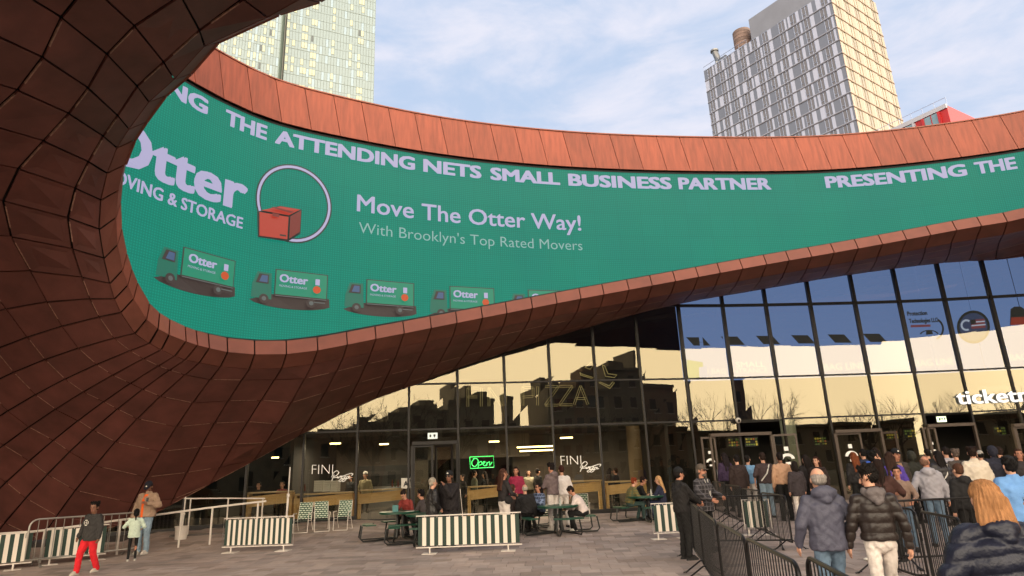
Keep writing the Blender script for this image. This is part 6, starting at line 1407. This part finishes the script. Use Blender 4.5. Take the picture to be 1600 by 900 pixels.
# --- left group
person('boy in a charcoal sweatshirt with white print and red trousers walking left', 149, 787, 15.4, pi-.25, ('hoodie', (.20, .19, .185), dict(hem=.82, bulk=1.2)), ((.80, .12, .16), 'plain', 1.3), shoes=(.72, .68, .62), hair=('curly', (.08, .06, .05)), skin='c', arms=((-.30, .04, .80), (.28, .12, .92)), step=.20, extra=('print',), lod=0, nod=.15, turn=.35)
person('man in a beige jacket over an orange shirt and dark cap reading his phone', 234, 754, 18.6, pi-.12, ('jacket', (.60, .50, .42), dict(hem=.90, bulk=1.22, hood='collar')), (LJEAN, 'denim', 1.15), shoes=(.80, .76, .72), hair=('short', (.10, .08, .07)), skin='c', cap=((.10, .10, .15), 'front', 1), arms=((-.20, .24, 1.24), (.36, .06, .84)), nod=.55, turn=.15, extra=(('inner', (.90, .38, .12)), 'phone', 'beard'), lod=0)
person('little girl in a mint top and black leggings with a dark ponytail', 214, 797, 17.3, .5, ('shirt', (.78, .84, .77), dict(hem=.80, bulk=1.1, sleeve=.3)), (BLK, 'leggings', .78), shoes=(.7, .68, .66), hair=('pony', (.07, .06, .06)), skin='b', arms=((-.22, .25, 1.18), (.2, .2, 1.05)), lod=0, step=.08)
# --- couple at the centre
person('grey haired man in a black leather jacket facing right near the tables', 676, 748, 17.4, -1.1, ('leather', (.15, .14, .14), dict(hem=.84, bulk=1.12)), ((.13, .125, .13),), hair=('short', (.62, .58, .52)), skin='a', arms=((-.22, .1, .95), (.22, .12, .98)), lod=0)
person('person in black cap dark glasses and long black coat with hand at the mouth', 702, 738, 17.6, pi-.3, ('coat', (.115, .095, .10), dict(hem=.86, bulk=1.2)), ((.12, .10, .105), 'plain', 1.35), hair=('short', (.10, .08, .07)), skin='c', cap=((.08, .08, .09), 'beanie', 1), arms=((.02, .22, 1.42), (.26, .05, .95)), glasses=True, lod=0)
person('long brown haired woman in a dark top and white trousers holding a bag', 786, 734, 18.6, -1.0, ('shirt', (.17, .15, .15), dict(hem=.95)), (WHT, 'plain', 1.15), hair=('long', (.26, .16, .12)), skin='b', arms=((-.1, .25, 1.05), (.15, .28, 1.1)), extra=('bag',), turn=-.2)
person('person in a magenta top standing behind the white trousers woman', 806, 731, 22.6, pi-.2, ('jacket', (.56, .14, .26), dict()), (BLK,), hair=('long', (.14, .09, .08)), skin='b')
person('young man in a grey mauve hoodie and white trousers standing left of the white shirt', 861, 725, 20.4, .75, ('hoodie', (.42, .36, .36), dict(hood='down')), (WHT, 'plain', 1.1), shoes=(.8, .78, .75), hair=('curly', (.10, .07, .06)), arms=((-.12, .3, 1.12), (.1, .32, 1.1)), nod=.4, skin='b')
person('young man in a white shirt behind the mauve hoodie', 877, 729, 21.0, .2, ('shirt', (.84, .80, .78), dict(bulk=1.15)), (WHT,), hair=('short', (.24, .12, .09)), arms=((-.1, .3, 1.0), (.26, .1, .9)), nod=.3)
# --- seated people
SG = 'people seated at the green tables'
person('person in a white sweater bowed over the table with dark hair', 905, 762, 19.75, 1.35, ('shirt', (.82, .76, .74), dict(bulk=1.15)), (BLK, 'plain', 1.15), shoes=(.8, .78, .75), hair=('curly', (.12, .08, .06)), pose='sit', lean=.5, arms=((-.10, .38, 1.28), (.12, .40, 1.28)), nod=.5, x=gp(914, 19.6).x, skin='b', seat=.46)
person('red haired person in a mustard plaid jacket seated left of the far table', 983, 748, 22.0, -1.45, ('jacket', (.42, .37, .20), dict(mat='plaid', bulk=1.1)), ((.20, .28, .27),), hair=('curly', (.50, .22, .12)), pose='sit', lean=.3, arms=((-.1, .38, 1.2), (.1, .4, 1.22)), x=gp(985, 22).x, skin='a')
person('dark haired man in black and pale jeans seated behind the mustard jacket', 996, 752, 22.7, -1.7, ('jacket', BLK, dict()), (LJEAN, 'denim', 1.1), hair=('curly', (.16, .10, .08)), pose='sit', lean=.35, arms=((-.1, .36, 1.25), (.1, .38, 1.28)), x=gp(997, 22.7).x, skin='b')
person('blonde woman in a navy top seated at the far table', 1034, 742, 22.0, 1.2, ('shirt', (.13, .14, .22), dict(bulk=1.1)), ((.13, .15, .26),), hair=('long', (.72, .56, .38)), pose='sit', lean=.1, arms=((-.12, .35, 1.2), (.1, .36, 1.2)), x=gp(1037, 22).x, skin='a')
person('balding man in a black overcoat seated with his back to the camera', 824, 752, 19.9, .1, ('coat', (.12, .11, .11), dict(bulk=1.25)), (BLK,), hair=('ring', (.70, .66, .60)), pose='sit', lean=.1, x=gp(822, 19.9).x, skin='a')
person('person beside the balding man in black seen between two backs', 802, 754, 20.2, -.5, ('coat', (.20, .16, .15), dict()), (BLK,), hair=('short', (.28, .18, .14)), pose='sit', x=gp(802, 20.2).x, skin='a')
person('woman in sunglasses with dark hair and a blue patterned jacket seated', 842, 752, 20.3, pi-.9, ('jacket', (.24, .28, .36), dict(mat='plaid', bulk=1.1)), (BLK,), hair=('long', (.10, .07, .06)), pose='sit', glasses=True, x=gp(843, 20.3).x, arms=((-.1, .3, 1.3), (.1, .3, 1.35)), skin='b')
person('woman in a red top leaning over her plate at the left table', 640, 762, 20.6, pi-.5, ('shirt', (.52, .20, .18), dict()), (BLK,), hair=('bun', (.12, .08, .07)), pose='sit', lean=.45, x=gp(640, 20.5).x, arms=((-.12, .34, 1.2), (.1, .32, 1.35)), nod=.3, skin='a')
person('curly dark haired woman at the left table behind the leather jacket', 664, 762, 19.6, 1.2, ('shirt', (.25, .22, .22), dict(sleeve=.3)), (BLK,), hair=('curly', (.07, .05, .05)), pose='sit', lean=.25, x=gp(667, 19.7).x, arms=((-.1, .38, 1.2), (.1, .40, 1.2)), skin='b')
# --- people behind the glass
IG = 'people inside behind the glass'
def inside(label, px, py, off, rz, topc, hairc=('short', (.10, .08, .07)), pose='stand', **k):
    p = hitF(px, py, off); person(label, px, py, p.y, rz, ('shirt', topc, {}), (BLK,), hair=hairc, lod=2, g=zi, pose=pose, h=min(max(p.z-zi, 1.5), 1.85) if pose != 'sit' else None, **k)
inside('cook in a white cap and olive shirt behind the plywood counter', 571, 738, 2.4, pi, (.56, .52, .40), cap=((.85, .83, .8), 'beanie'))
inside('cook in black beside the oven', 548, 742, 3.0, pi-.6, (.10, .10, .10))
inside('man in a grey green shirt behind the glass under the neon sign', 741, 736, 1.6, -1.2, (.40, .40, .34))
inside('woman in black behind the glass right of the neon sign', 757, 738, 1.8, 1.2, (.10, .10, .11), ('long', (.14, .10, .08)))
inside('person in pale clothes inside behind the centre table', 826, 735, 1.8, pi, (.62, .58, .5), ('bob', (.12, .09, .08)))
inside('person in black inside left of the standing young men', 840, 733, 1.5, -.9, (.09, .09, .10), ('short', (.10, .08, .07)))
inside('dark dressed person behind the glass at the far left counter', 404, 763, 1.1, pi, (.10, .09, .10), pose='stand')
inside('person in red behind the glass left of the first window lettering', 441, 758, 1.1, pi, (.55, .20, .18))
inside('two tone haired person behind the right window lettering', 953, 738, 1.3, -.8, (.12, .11, .12), ('long', (.12, .08, .07)))
inside('pale faced person behind the glass left of the mustard jacket', 962, 741, 1.3, 1.0, (.16, .15, .16), ('short', (.16, .11, .09)))
inside('person in dark clothes inside the restaurant doorway', 722, 744, 2.4, 2.4, (.14, .12, .12), ('bun', (.10, .08, .07)))
settle()
